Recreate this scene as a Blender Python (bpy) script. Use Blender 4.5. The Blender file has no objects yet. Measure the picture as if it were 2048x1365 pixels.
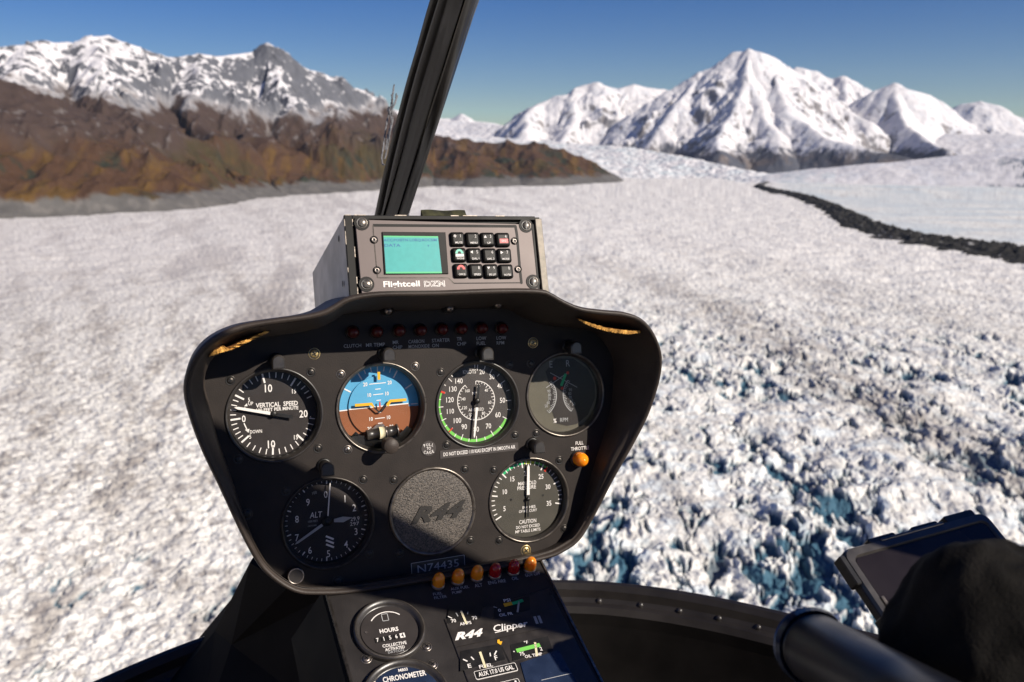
import bpy, bmesh, math, random
import numpy as np
from mathutils import Vector, Matrix
from mathutils.bvhtree import BVHTree
random.seed(7)
C = bpy.context.scene.collection
SC = bpy.context.scene
F = 1800.0; CX, CY = 1024.0, 682.5
PITCH = math.atan(392.5 / F)
COSP, SINP = math.cos(PITCH), math.sin(PITCH)

def c2w(r, u, f):                      # camera right/up/forward -> world
    return Vector((r, f * COSP + u * SINP, u * COSP - f * SINP))
def ray(px, py):
    return c2w((px - CX) / F, (CY - py) / F, 1.0)
def at(px, py, d):                     # point d metres ahead (along the optical axis)
    return ray(px, py) * d

# ------------------------------------------------------------------ materials
def mat(name, col, rough=.5, metal=0., var=0., scale=60., bump=0., bscale=300., trans=0., spec=.5, emit=None, coat=0., col2=None, alpha=None):
    m = bpy.data.materials.new(name); m.use_nodes = True
    nt = m.node_tree; b = nt.nodes['Principled BSDF']
    b.inputs['Base Color'].default_value = (*col, 1)
    b.inputs['Roughness'].default_value = rough
    b.inputs['Metallic'].default_value = metal
    b.inputs['Transmission Weight'].default_value = trans
    b.inputs['Specular IOR Level'].default_value = spec
    b.inputs['Coat Weight'].default_value = coat
    if emit:
        b.inputs['Emission Color'].default_value = (*emit[:3], 1); b.inputs['Emission Strength'].default_value = emit[3]
    if var or bump:
        tc = nt.nodes.new('ShaderNodeTexCoord')
    if var:
        n = nt.nodes.new('ShaderNodeTexNoise'); n.inputs['Scale'].default_value = scale; n.inputs['Detail'].default_value = 5
        nt.links.new(tc.outputs['Object'], n.inputs['Vector'])
        r = nt.nodes.new('ShaderNodeValToRGB')
        c2 = col2 if col2 else tuple(min(1, c * (1 + var)) for c in col)
        c1 = col if col2 else tuple(c * (1 - var) for c in col)
        r.color_ramp.elements[0].position = .35; r.color_ramp.elements[0].color = (*c1, 1)
        r.color_ramp.elements[1].position = .65; r.color_ramp.elements[1].color = (*c2, 1)
        nt.links.new(n.outputs['Fac'], r.inputs['Fac']); nt.links.new(r.outputs['Color'], b.inputs['Base Color'])
        mr = nt.nodes.new('ShaderNodeMapRange'); mr.inputs['To Min'].default_value = max(.03, rough - .1); mr.inputs['To Max'].default_value = min(1, rough + .12)
        nt.links.new(n.outputs['Fac'], mr.inputs['Value']); nt.links.new(mr.outputs['Result'], b.inputs['Roughness'])
    if bump:
        n2 = nt.nodes.new('ShaderNodeTexNoise'); n2.inputs['Scale'].default_value = bscale; n2.inputs['Detail'].default_value = 3
        nt.links.new(tc.outputs['Object'], n2.inputs['Vector'])
        bp = nt.nodes.new('ShaderNodeBump'); bp.inputs['Strength'].default_value = bump; bp.inputs['Distance'].default_value = .0006
        nt.links.new(n2.outputs['Fac'], bp.inputs['Height']); nt.links.new(bp.outputs['Normal'], b.inputs['Normal'])
    return m

def glass_mat(name, refl=.06, rough=.02, tint=(1, 1, 1)):
    m = bpy.data.materials.new(name); m.use_nodes = True
    nt = m.node_tree; nt.nodes.clear()
    o = nt.nodes.new('ShaderNodeOutputMaterial'); mx = nt.nodes.new('ShaderNodeMixShader')
    t = nt.nodes.new('ShaderNodeBsdfTransparent'); t.inputs['Color'].default_value = (*tint, 1)
    g = nt.nodes.new('ShaderNodeBsdfGlossy'); g.inputs['Roughness'].default_value = rough
    lw = nt.nodes.new('ShaderNodeFresnel'); lw.inputs['IOR'].default_value = 1.3
    mu = nt.nodes.new('ShaderNodeMath'); mu.operation = 'MULTIPLY'; mu.inputs[1].default_value = refl * 10
    nt.links.new(lw.outputs[0], mu.inputs[0]); nt.links.new(mu.outputs[0], mx.inputs['Fac'])
    nt.links.new(t.outputs[0], mx.inputs[1]); nt.links.new(g.outputs[0], mx.inputs[2]); nt.links.new(mx.outputs[0], o.inputs['Surface'])
    return m

M = {}
M['panel'] = mat('panel_paint', (.023, .018, .0155), .6, var=.16, scale=45, bump=.25, bscale=900, spec=.25)
M['hood'] = mat('hood_leather', (.044, .034, .028), .5, var=.2, scale=30, bump=.35, bscale=500, spec=.3)
M['console'] = mat('console_paint', (.022, .019, .018), .5, var=.2, scale=40, bump=.25, bscale=900, spec=.4)
M['black'] = mat('black_plastic', (.012, .011, .010), .4, var=.25, scale=80, spec=.5)
M['bezel'] = mat('bezel_black', (.028, .024, .021), .35, var=.2, scale=120, spec=.7)
M['face'] = mat('dial_black', (.034, .029, .028), .6, var=.08, scale=90, spec=.2)
M['facegreen'] = mat('dial_grey', (.060, .055, .044), .6, var=.08, scale=90, spec=.3)
M['facerpm'] = mat('dial_reflection', (.105, .095, .070), .6, var=.08, scale=90, spec=.3)  # olive glass reflection painted into the tachometer face
M['sidemetal'] = mat('worn_bracket', (.17, .15, .12), .55, metal=.2, var=.4, scale=200, col2=(.30, .26, .21))
M['faceasi'] = mat('dial_grey_asi', (.058, .050, .047), .6, var=.08, scale=90, spec=.3)
M['white'] = mat('dial_white', (.80, .76, .72), .6, spec=.2)
M['dimwhite'] = mat('dial_dim_white', (.40, .40, .40), .6, spec=.2)
M['blue'] = mat('dial_blue', (.10, .36, .58), .5, var=.04, scale=60, spec=.2)
M['brown'] = mat('dial_brown', (.26, .095, .042), .5, var=.06, scale=60, spec=.2)
M['yellow'] = mat('dial_yellow', (.80, .42, .03), .5, spec=.2)
M['green'] = mat('dial_green', (.18, .55, .10), .5, spec=.2)
M['dgreen'] = mat('dial_deep_green', (.03, .42, .16), .5, spec=.2)
M['lime'] = mat('dial_lime', (.55, .60, .06), .5, spec=.2)
M['red'] = mat('dial_red', (.60, .05, .03), .5, spec=.2)
M['cream'] = mat('needle_cream', (.72, .64, .42), .5, spec=.2)
M['steel'] = mat('screw_steel', (.30, .26, .23), .35, metal=.9, var=.3, scale=300)
M['darksteel'] = mat('screw_dark', (.045, .039, .034), .35, metal=.6, var=.3, scale=300)
M['brass'] = mat('screw_brass', (.62, .46, .20), .35, metal=.8, var=.25, scale=300)
M['ring'] = mat('ring_bronze', (.15, .13, .11), .3, metal=.7, var=.3, scale=150)
M['leather'] = mat('pebbled_cover', (.072, .060, .049), .55, var=.8, scale=900, bump=1., bscale=850, spec=.6)
M['covertext'] = mat('cover_emboss', (.022, .019, .016), .45, spec=.6)
M['foam'] = mat('foam_yellow', (.80, .40, .09), .9, var=.3, scale=400, bump=1, bscale=900)
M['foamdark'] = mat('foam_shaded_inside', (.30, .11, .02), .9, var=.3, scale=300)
M['orange'] = mat('lens_orange', (1., .30, .012), .10, trans=.0, spec=.6, coat=.25)
_b = M['orange'].node_tree.nodes['Principled BSDF']; _b.inputs['Subsurface Weight'].default_value = .6; _b.inputs['Subsurface Radius'].default_value = (.012, .004, .001); _b.inputs['Subsurface Scale'].default_value = .5
M['redlens'] = mat('lens_red', (.42, .008, .010), .12, trans=.1, spec=.6, coat=.2)
M['dredlens'] = mat('lens_dark_red', (.07, .006, .005), .3, spec=.4)
M['lensrim'] = mat('lens_rim', (.35, .28, .25), .3, metal=.8)
M['alu'] = mat('brushed_plate', (.105, .082, .077), .48, metal=.3, var=.10, scale=25)
M['case'] = mat('case_metal', (.42, .375, .31), .6, metal=.0, var=.25, scale=35, col2=(.60, .54, .46))
M['caseblack'] = mat('case_black', (.010, .009, .008), .55, var=.3, scale=60, spec=.25)
M['chip'] = mat('chipped_metal', (.40, .34, .28), .5, metal=.3, var=.4, scale=500)
M['key'] = mat('key_rubber', (.009, .008, .007), .4, spec=.2)
M['keyred'] = mat('key_red', (.75, .05, .05), .4)
M['keygreen'] = mat('key_green', (.12, .50, .36), .4)
M['lcd'] = mat('lcd_cyan', (.045, .30, .28), .4, spec=.3, emit=(.04, .42, .40, .12), var=.05, scale=200)
M['lcdtop'] = mat('lcd_green', (.08, .42, .18), .4, spec=.3, emit=(.08, .45, .20, .12))
M['lcdink'] = mat('lcd_ink', (.01, .13, .30), .5)
M['bluescreen'] = mat('blue_cover', (.016, .026, .055), .25, var=.2, scale=60, spec=.8)
M['fabric'] = mat('dark_fabric', (.010, .009, .008), .95, var=.4, scale=50, bump=1, bscale=700, spec=.1)
M['greyfabric'] = mat('grey_fabric', (.045, .045, .05), .9, var=.3, scale=80)
M['tape'] = mat('olive_tape', (.035, .034, .012), .6, var=.6, scale=120)
M['string'] = mat('yaw_yarn', (.16, .16, .17), .9, var=.3, scale=200)
M['post'] = mat('post_black', (.016, .014, .012), .32, var=.15, scale=30, spec=.5)
M['plate'] = mat('plate_gloss', (.006, .006, .006), .6, var=.2, scale=30, spec=.05)
M['sill'] = mat('sill_black', (.018, .015, .013), .42, var=.3, scale=20, spec=.5)
M['liner'] = mat('cabin_upholstery', (.60, .53, .46), .8, var=.1, scale=20)
M['floor'] = mat('cabin_lining', (.008, .007, .0065), .85, var=.3, scale=15, spec=.05)
M['tabglass'] = mat('tablet_screen', (.014, .011, .012), .2, spec=.25, var=.2, scale=20)
M['blueedge'] = mat('grip_rim_highlight', (.03, .05, .10), .2, metal=.6, spec=.9)  # blue highlight on the tube's rim, put into the ring's own colour
M['grip'] = mat('grip_black', (.012, .012, .015), .35, var=.2, scale=60, spec=.6)
M['dialglass'] = glass_mat('dial_glass', .05)
M['windglass'] = glass_mat('windshield_glass', .006)

# ------------------------------------------------------------------ frames
class Frame:
    """a plane with real position; local mm coordinates (x right, y up, z to the viewer)"""
    def __init__(s, o, u, v, n):
        s.o, s.u, s.v, s.n = o.copy(), u.normalized(), v.normalized(), n.normalized()
        m = Matrix((s.u, s.v, s.n)).transposed().to_4x4(); m.translation = s.o; s.m = m
    def loc(s, px, py, h=0.):
        d = ray(px, py); t = (h * .001 + s.o.dot(s.n)) / d.dot(s.n)
        q = d * t - s.o
        return Vector((q.dot(s.u), q.dot(s.v))) * 1000
    def sc(s, px, py, h=0.):            # mm per px along x and y
        a = s.loc(px, py, h); b = s.loc(px + 4, py, h); c = s.loc(px, py + 4, h)
        return (b - a).length / 4, (c - a).length / 4
    def w(s, x, y, z=0.):
        return s.m @ Vector((x * .001, y * .001, z * .001))

PU = c2w(.93641689, .0423505, .34832433); PV = c2w(-.02690227, .99843296, -.04907034)
PN = c2w(.34985665, -.03657958, -.93608881)
PO = c2w(-.19936333, -.0627506, .75670723)
PF = Frame(PO, PU, PV, PN)

# ------------------------------------------------------------------ mesh builder
class MB:
    def __init__(s): s.v = []; s.f = []; s.m = []; s.mats = []; s.sm = []
    def mi(s, m):
        if m not in s.mats: s.mats.append(m)
        return s.mats.index(m)
    def add(s, vs, fs, m, smooth=False):
        k = len(s.v); s.v += [tuple(p) for p in vs]
        i = s.mi(m)
        for f in fs: s.f.append([a + k for a in f]); s.m.append(i); s.sm.append(smooth)
    def poly(s, pts, z, m):
        s.add([(p[0], p[1], z) for p in pts], [list(range(len(pts)))], m)
    def prism(s, pts, z0, z1, m, bevel=0.):
        n = len(pts)
        loops = [(pts, z0), (pts, z1)] if not bevel else [(pts, z0), (pts, z1 - bevel), (inset(pts, bevel), z1)]
        vs = []; fs = []
        for p, z in loops: vs += [(q[0], q[1], z) for q in p]
        for l in range(len(loops) - 1):
            for i in range(n):
                j = (i + 1) % n; fs.append([l * n + i, l * n + j, (l + 1) * n + j, (l + 1) * n + i])
        fs.append([(len(loops) - 1) * n + i for i in range(n)]); fs.append(list(range(n))[::-1])
        s.add(vs, fs, m)
    def box(s, x0, x1, y0, y1, z0, z1, m, bevel=0.):
        s.prism([(x0, y0), (x1, y0), (x1, y1), (x0, y1)], z0, z1, m, bevel)
    def lathe(s, cx, cy, prof, m, n=48, a0=0., a1=2 * math.pi, cap0=False, cap1=False, smooth=True):
        full = abs(a1 - a0 - 2 * math.pi) < 1e-6; k = n if full else n + 1
        vs = []; fs = []
        for r, z in prof:
            for i in range(k):
                a = a0 + (a1 - a0) * i / n; vs.append((cx + r * math.cos(a), cy + r * math.sin(a), z))
        for l in range(len(prof) - 1):
            for i in range(n):
                j = (i + 1) % k if full else i + 1
                fs.append([l * k + i, l * k + j, (l + 1) * k + j, (l + 1) * k + i])
        if cap1: fs.append([(len(prof) - 1) * k + i for i in range(k)])
        if cap0: fs.append(list(range(k))[::-1])
        s.add(vs, fs, m, smooth)
    def disc(s, cx, cy, r, z, m, n=48):
        s.poly([(cx + r * math.cos(2 * math.pi * i / n), cy + r * math.sin(2 * math.pi * i / n)) for i in range(n)], z, m)
    def arc(s, cx, cy, r0, r1, a0, a1, z, m, n=24):   # flat band, degrees
        vs = []; fs = []
        for i in range(n + 1):
            a = math.radians(a0 + (a1 - a0) * i / n)
            vs += [(cx + r0 * math.cos(a), cy + r0 * math.sin(a), z), (cx + r1 * math.cos(a), cy + r1 * math.sin(a), z)]
        for i in range(n): fs.append([2 * i, 2 * i + 1, 2 * i + 3, 2 * i + 2])
        s.add(vs, fs, m)
    def line(s, p, q, w, z, m, w2=None):
        p = Vector(p[:2]); q = Vector(q[:2]); d = (q - p).normalized(); n = Vector((-d.y, d.x)); w2 = w if w2 is None else w2
        s.poly([p - n * w / 2, q - n * w2 / 2, q + n * w2 / 2, p + n * w / 2], z, m)
    def tick(s, c, ang, r0, r1, w, z, m):
        a = math.radians(ang); d = Vector((math.cos(a), math.sin(a)))
        s.line(Vector(c) + d * r0, Vector(c) + d * r1, w, z, m)
    def text(s, txt, x, y, hgt, z, m, width=None, rot=0., bold=0., shear=0., ext=0., asp=.82, align='C'):
        cu = bpy.data.curves.new('t', 'FONT'); cu.body = txt; cu.size = 1; cu.resolution_u = 2
        cu.offset = bold; cu.shear = shear; cu.fill_mode = 'FRONT' if not ext else 'BOTH'; cu.extrude = 0
        ob = bpy.data.objects.new('t', cu); C.objects.link(ob)
        dg = bpy.context.evaluated_depsgraph_get(); me = ob.evaluated_get(dg).to_mesh()
        vs = [tuple(v.co) for v in me.vertices]; fs = [list(p.vertices) for p in me.polygons]
        ob.evaluated_get(dg).to_mesh_clear(); bpy.data.objects.remove(ob); bpy.data.curves.remove(cu)
        if not vs: return
        x0 = min(v[0] for v in vs); x1 = max(v[0] for v in vs); y0 = min(v[1] for v in vs); y1 = max(v[1] for v in vs)
        nl = txt.count('\n') + 1
        k = hgt / ((y1 - y0) if nl > 1 else max(.6, y1 - y0))
        kx = (width / (x1 - x0)) if width else k * asp
        cr, sr = math.cos(rot), math.sin(rot)
        mx = (x0 + x1) / 2 if align == 'C' else x0; my = (y0 + y1) / 2
        out = []
        for v in vs:
            a, b = (v[0] - mx) * kx, (v[1] - my) * k
            out.append((x + a * cr - b * sr, y + a * sr + b * cr, z))
        if not ext: s.add(out, fs, m)
        else:
            n = len(out); top = [(a, b, c + ext) for a, b, c in out]
            ed = {}
            for f in fs:
                for i in range(len(f)): ed[(f[i], f[(i + 1) % len(f)])] = 1
            sides = [[a, b, b + n, a + n] for (a, b) in ed if (b, a) not in ed]
            s.add(out + top, [[i + n for i in f] for f in fs] + sides, m)
    def obj(s, name, parent=None, frame=None, k=.001, autosm=None):
        me = bpy.data.meshes.new(name)
        me.from_pydata([(a * k, b * k, c * k) for a, b, c in s.v], [], s.f)
        for m in s.mats: me.materials.append(M[m] if isinstance(m, str) else m)
        me.polygons.foreach_set('material_index', s.m); me.polygons.foreach_set('use_smooth', s.sm)
        me.update()
        o = bpy.data.objects.new(name, me); C.objects.link(o)
        if parent: o.parent = parent
        elif frame: o.matrix_world = frame.m
        return o

def inset(pts, d):
    n = len(pts); P = [Vector(p[:2]) for p in pts]; out = []
    area = sum(P[i].x * P[(i + 1) % n].y - P[(i + 1) % n].x * P[i].y for i in range(n))
    sg = 1 if area > 0 else -1
    for i in range(n):
        a = (P[i] - P[i - 1]).normalized(); b = (P[(i + 1) % n] - P[i]).normalized()
        na = Vector((-a.y, a.x)) * sg; nb = Vector((-b.y, b.x)) * sg
        m = (na + nb); m = m / max(.3, m.length_squared / 2)
        dd = d[i] if isinstance(d, (list, tuple)) else d
        out.append(P[i] + m * dd)
    return out

def rrect(x0, x1, y0, y1, r, n=5):
    out = []
    for cx, cy, a in ((x1 - r, y0 + r, -90), (x1 - r, y1 - r, 0), (x0 + r, y1 - r, 90), (x0 + r, y0 + r, 180)):
        for i in range(n + 1):
            t = math.radians(a + 90 * i / n); out.append((cx + r * math.cos(t), cy + r * math.sin(t)))
    return out

def spline(pts, n, closed=True):
    P = [Vector(p) for p in pts]; N = len(P); out = []
    seg = N if closed else N - 1
    L = [(P[(i + 1) % N] - P[i]).length for i in range(seg)]; tot = sum(L)
    for i in range(seg):
        k = max(1, round(n * L[i] / tot))
        if closed: a, b, c, d = P[i - 1], P[i], P[(i + 1) % N], P[(i + 2) % N]
        else: a, b, c, d = P[max(i - 1, 0)], P[i], P[i + 1], P[min(i + 2, N - 1)]
        for j in range(k):
            t = j / k
            out.append(.5 * ((2 * b) + (c - a) * t + (2 * a - 5 * b + 4 * c - d) * t * t + (3 * b - a - 3 * c + d) * t ** 3))
    if not closed: out.append(P[-1])
    return out

def thing(name, label, cat, frame=None, loc=None, group=None):
    o = bpy.data.objects.new(name, None); C.objects.link(o); o.empty_display_size = .05
    if frame: o.matrix_world = frame.m
    if loc is not None: o.location = loc
    o['label'] = label; o['category'] = cat
    if group: o['group'] = group
    return o
def tag(o, label, cat, group=None, kind=None):
    if label: o['label'] = label
    if cat: o['category'] = cat
    if group: o['group'] = group
    if kind: o['kind'] = kind
    return o
def tube(mb, pts, r, m, n=10, cap=True):
    P = [Vector(p) for p in pts]; vs = []; fs = []
    up = Vector((0, 0, 1))
    for i, p in enumerate(P):
        d = (P[min(i + 1, len(P) - 1)] - P[max(i - 1, 0)]).normalized()
        a = d.cross(up)
        if a.length < .1: a = d.cross(Vector((1, 0, 0)))
        a.normalize(); b = d.cross(a)
        rr = r[i] if isinstance(r, (list, tuple)) else r
        for k in range(n):
            t = 2 * math.pi * k / n; vs.append(p + (a * math.cos(t) + b * math.sin(t)) * rr)
    for i in range(len(P) - 1):
        for k in range(n):
            j = (k + 1) % n; fs.append([i * n + k, i * n + j, (i + 1) * n + j, (i + 1) * n + k])
    if cap: fs += [list(range(n)), [(len(P) - 1) * n + k for k in range(n)][::-1]]
    mb.add(vs, fs, m, True)
# ================================================================== INSTRUMENT PANEL
panel = thing('instrument_panel', 'black hooded instrument pod with round gauges and a torn padded visor', 'instrument panel', PF)

RIM = [(700,592),(760,583),(880,581),(1000,577),(1080,578),(1104,585),(1132,601),(1165,614),(1210,620),(1250,624),(1284,636),(1307,660),(1323,695),(1327,727),(1320,770),(1300,830),
       (1270,890),(1230,960),(1190,1037),(1162,1082),(1130,1106),(1090,1122),(980,1145),(820,1172),(700,1190),(645,1193),(600,1191),(565,1176),(532,1150),(510,1122),(480,1066),(440,980),(402,900),(377,832),(367,788),(370,752),
       (385,715),(410,685),(442,664),(480,649),(520,641),(570,634),(620,627),(652,618),(677,603)]
def rimh(y):
    if y < -120: return 20
    if y < 30: return 20 + (y + 120) / 150 * 46
    if y < 75: return 66 + (y - 30) / 45 * 16
    return 82
rim = []
for px, py in RIM:
    h = 50
    for _ in range(6): h = rimh(PF.loc(px, py, h).y)
    q = PF.loc(px, py, h); rim.append((q.x, q.y, h))
rim = spline(rim, 220)
N = len(rim)
r2 = [(p.x, p.y) for p in rim]; H = [p.z for p in rim]
ins = [4 + 13 * min(1, max(0, (h - 20) / 40)) for h in H]
def loop(d, zf): return [(q.x, q.y, zf(h)) for q, h in zip(inset(r2, d), H)]
edge = inset(r2, ins)
loops = [[(q.x, q.y, 0) for q in edge],
         [(q.x, q.y, h * .5) for q, h in zip(inset(r2, [5 + (a - 4) * .75 for a in ins]), H)],
         loop(6.5, lambda h: h * .86), loop(5.5, lambda h: h - 6), loop(4.6, lambda h: h - 2.2), loop(3.2, lambda h: h - .4), loop(1.8, lambda h: h - .2), loop(.6, lambda h: h - 1.6),
         loop(0, lambda h: h - 4), loop(.3, lambda h: h - 8), loop(1.2, lambda h: h - 9), loop(1.2, lambda h: h * .3), loop(2, lambda h: -10), loop(12, lambda h: -45), loop(30, lambda h: -70)]
mb = MB(); vs = [p for l in loops for p in l]; fs = []
for l in range(len(loops) - 1):
    for i in range(N):
        j = (i + 1) % N; fs.append([l * N + i, l * N + j, (l + 1) * N + j, (l + 1) * N + i])
fs.append([(len(loops) - 1) * N + i for i in range(N)])
mb.add(vs, fs, 'hood', True)
hood = mb.obj('hood', panel)
# BVH of the hood in world space, for the torn padding
bvh = BVHTree.FromPolygons([PF.w(*p) for p in mb.v], mb.f)

# gauge centres (local mm) and radius
G = {'vsi': (0, .5), 'ai': (91, .5), 'asi': (180, -2.5), 'rpm': (267, 1), 'alt': (41.2, -96), 'cov': (134, -95.5), 'map': (227.5, -95.5)}
R0 = 39.4
# panel face with holes
bm = bmesh.new(); es = []
def addloop(pts, z):
    vs = [bm.verts.new((p[0] * .001, p[1] * .001, z * .001)) for p in pts]
    return [bm.edges.new((vs[i], vs[(i + 1) % len(vs)])) for i in range(len(vs))]
es += addloop([(q.x, q.y) for q in inset(r2, [a - .5 for a in ins])], .15)
for k, (x, y) in G.items():
    es += addloop([(x + R0 * math.cos(t * math.pi / 36), y + R0 * math.sin(t * math.pi / 36)) for t in range(72)], .15)
bmesh.ops.triangle_fill(bm, use_beauty=True, use_dissolve=False, edges=es, normal=(0, 0, 1))
# drop any triangles that fill the holes
dele = []
for f in bm.faces:
    c = f.calc_center_median() * 1000
    if any((c.x - x) ** 2 + (c.y - y) ** 2 < (R0 - 1) ** 2 for x, y in G.values()): dele.append(f)
bmesh.ops.delete(bm, geom=dele, context='FACES_ONLY')
bmesh.ops.recalc_face_normals(bm, faces=bm.faces)
me = bpy.data.meshes.new('face_plate'); bm.to_mesh(me); bm.free(); me.materials.append(M['panel'])
fo = bpy.data.objects.new('face_plate', me); C.objects.link(fo); fo.parent = panel

def screw(parent, x, y, z, r, m='darksteel', ang=0., slot=False, name='screw', frame=None):
    mb = MB()
    mb.lathe(x, y, [(r * 1.42, z - .1), (r * 1.36, z + .22), (r * 1.24, z + .25)], m, 20); mb.lathe(x, y, [(r * 1.26, z + .24), (r * 1.02, z + .1), (r * .98, z + .1)], 'black', 20)
    mb.lathe(x, y, [(r, z + .1), (r * .96, z + .5), (r * .7, z + .95), (.01, z + 1.1)] if not slot else [(r, z + .1), (r * .97, z + .9), (r * .9, z + 1.1), (.01, z + 1.12)], m, 20)
    for k in ((0,) if slot else (0, 90)):
        a = math.radians(ang + k); d = Vector((math.cos(a), math.sin(a))) * r * (.98 if slot else .62)
        mb.line((x - d.x, y - d.y), (x + d.x, y + d.y), r * (.34 if slot else .3), z + 1.2, 'black')
    return mb.obj(name, parent)

FZ = -13.
def gauge(name, label, key, facemat, lip='bezel', parent=None, r=R0, c=None, depth=-12.):
    global FZ, ZM
    FZ = z = depth; ZM = FZ + .25
    x, y = c or G[key]
    mb = MB()
    mb.lathe(x, y, [(r + .8, .2), (r + .8, 1.2), (r + .2, 1.7), (r - .7, 1.7), (r - 1.2, 1.0)], lip, 72)
    mb.lathe(x, y, [(r - 1.2, 1.0), (r - 1.6, -1.5), (r - 2.6, -2.2), (r - 3.0, -3)], 'bezel', 72)
    mb.lathe(x, y, [(r - 3.0, -3), (r - 3.1, min(-3.2, z - .5))], 'black', 72)
    mb.lathe(x, y, [(r - .3, 1.0), (r - .3, z - 2)], 'black', 48)
    g = mb.obj(name, parent or panel); g['label'] = label
    return g
def face(g, key, facemat, z=None, r=R0, c=None):
    z = FZ
    x, y = c or G[key]; mb = MB(); mb.disc(x, y, r - 3.1, z, facemat, 64); return mb
def glass(g, key, r=R0, c=None, z=-.9):
    x, y = c or G[key]; mb = MB(); mb.disc(x, y, r - 3., z, 'dialglass', 64); return mb.obj('glass', g)
P = PF.loc
def TX(mb, fr, s, px, py, hpx, z, m, wpx=None, **k):
    q = fr.loc(px, py, z); a, b = fr.sc(px, py, z)
    mb.text(s, q.x, q.y, hpx * b, z, m, width=wpx * a if wpx else None, **k)

ZM = FZ + .25
# ---- vertical speed
g = gauge('vertical_speed_gauge', 'vertical speed gauge, upper left, needle just above zero', 'vsi', 'face')
mb = face(g, 'vsi', 'face'); c = G['vsi']
def vsang(v): return 185 - np.interp(abs(v), [0, 5, 10, 15, 20], [0, 35, 82, 129, 172]) * (1 if v >= 0 else -1)
for v in range(-19, 20):
    big = v % 5 == 0
    mb.tick(c, vsang(v), 27.2 if big else 30.6, 35.3, 1.5 if big else .8, ZM, 'white')
for s, px, py, h in (('10', 537, 777, 16), ('15', 588, 783, 9), ('20', 607, 828, 15), ('0', 487.5, 838, 14), ('5', 498, 800, 8), ('5', 500.5, 874, 8), ('10', 543, 889, 16), ('15', 592, 875, 9)):
    TX(mb, PF, s, px, py, h, ZM, 'white', bold=.012)
TX(mb, PF, '.', 621, 834, 9, ZM, 'white', bold=.02)
TX(mb, PF, 'VERTICAL  SPEED', 554, 809, 9.5, ZM, 'white', wpx=84, bold=.02)
TX(mb, PF, '100 FEET PER MINUTE', 555, 818.5, 7, ZM, 'white', wpx=84, bold=.02)
TX(mb, PF, 'UP', 501.5, 807.5, 7, ZM, 'white', bold=.012); TX(mb, PF, 'DOWN', 512, 863.5, 7, ZM, 'white', wpx=24, bold=.012)
a = P(488, 822, ZM); b = P(490, 815, ZM); mb.line(a, b, .7, ZM, 'white'); a = P(488, 847, ZM); b = P(495, 862, ZM); mb.line(a, b, .9, ZM, 'white')
mb.poly([P(490, 860, ZM), P(497, 866, ZM), P(499, 858, ZM)], ZM, 'white'); mb.poly([P(488, 813, ZM), P(495, 813, ZM), P(494, 807, ZM)], ZM, 'white')
mb.obj('dial_face', g)
def needle(g, c, ang, r1, w0, w1, z, m, tail=8, r0=0, hub=3., tipm=None, tailw=1.6, name='needle'):
    mb = MB(); a = math.radians(ang); d = Vector((math.cos(a), math.sin(a))); n = Vector((-d.y, d.x)); c = Vector(c)
    p0 = c + d * r0; p1 = c + d * (r1 - w0 * 1.2); p2 = c + d * r1
    mb.prism([p0 - n * w0 / 2, p1 - n * w1 / 2, p2, p1 + n * w1 / 2, p0 + n * w0 / 2], z, z + .5, m)
    if tail: mb.prism([c - d * tail - n * tailw / 2, c + d * r0 - n * tailw / 2, c + d * r0 + n * tailw / 2, c - d * tail + n * tailw / 2], z - .1, z + .4, 'black')
    mb.lathe(c.x, c.y, [(hub, z - 1), (hub, z + .8), (hub * .6, z + 1.4), (.01, z + 1.5)], 'black', 20)
    return mb.obj(name, g)
needle(g, c, 166.5, 33, 2.6, 2.2, FZ + 3.5, 'white', tail=16, r0=3, hub=2.6, tailw=3)
glass(g, 'vsi')
# ---- attitude indicator
g = gauge('attitude_indicator', 'artificial horizon gauge with blue sky half and brown ground half', 'ai', 'blue', lip='ring', depth=-12.5)
x0, y0 = G['ai']; mb = MB(); r = 36.3
tilt = math.radians(1.5); hz = -3.0
def halfdisc(mb, cx, cy, r, a0, a1, z, m, n=40):
    mb.poly([(cx + r * math.cos(math.radians(a0 + (a1 - a0) * i / n)), cy + r * math.sin(math.radians(a0 + (a1 - a0) * i / n))) for i in range(n + 1)], z, m)
halfdisc(mb, x0, y0 , r, -3, 183, FZ, 'blue'); halfdisc(mb, x0, y0, r, 183, 357, FZ, 'brown')
mb.line((x0 - r, y0 - 1.9), (x0 - 27.4, y0 - 1.5), .9, ZM, 'white')
rot = math.radians(2)
for a_, l_, w_ in ((90, 6, 1), (100, 4, .8), (110, 4, .8), (120, 7, 1.2), (80, 4, .8), (70, 4, .8), (60, 7, 1.2), (150, 7, 1.2), (30, 7, 1.2), (0, 6, .8)):
    mb.tick((x0, y0), a_, r - 1 - l_, r - .8, w_, ZM, 'white')
mb.obj('bank_scale', g)
mb = MB(); ri = 27.; zi = FZ + 1.6
halfdisc(mb, x0, y0 + 0, ri, 2, 182, zi, 'blue'); halfdisc(mb, x0, y0, ri, 182, 362, zi, 'brown')
mb.lathe(x0, y0, [(ri, zi), (ri, FZ + .1)], 'blue', 48, a0=math.radians(2), a1=math.radians(182))
mb.lathe(x0, y0, [(ri, zi), (ri, FZ + .1)], 'brown', 48, a0=math.radians(182), a1=math.radians(362))
zj = zi + .2
mb.line((x0 - ri + .4, y0 - .9), (x0 + ri - .4, y0 + .9), 1.0, zj, 'white')
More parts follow.
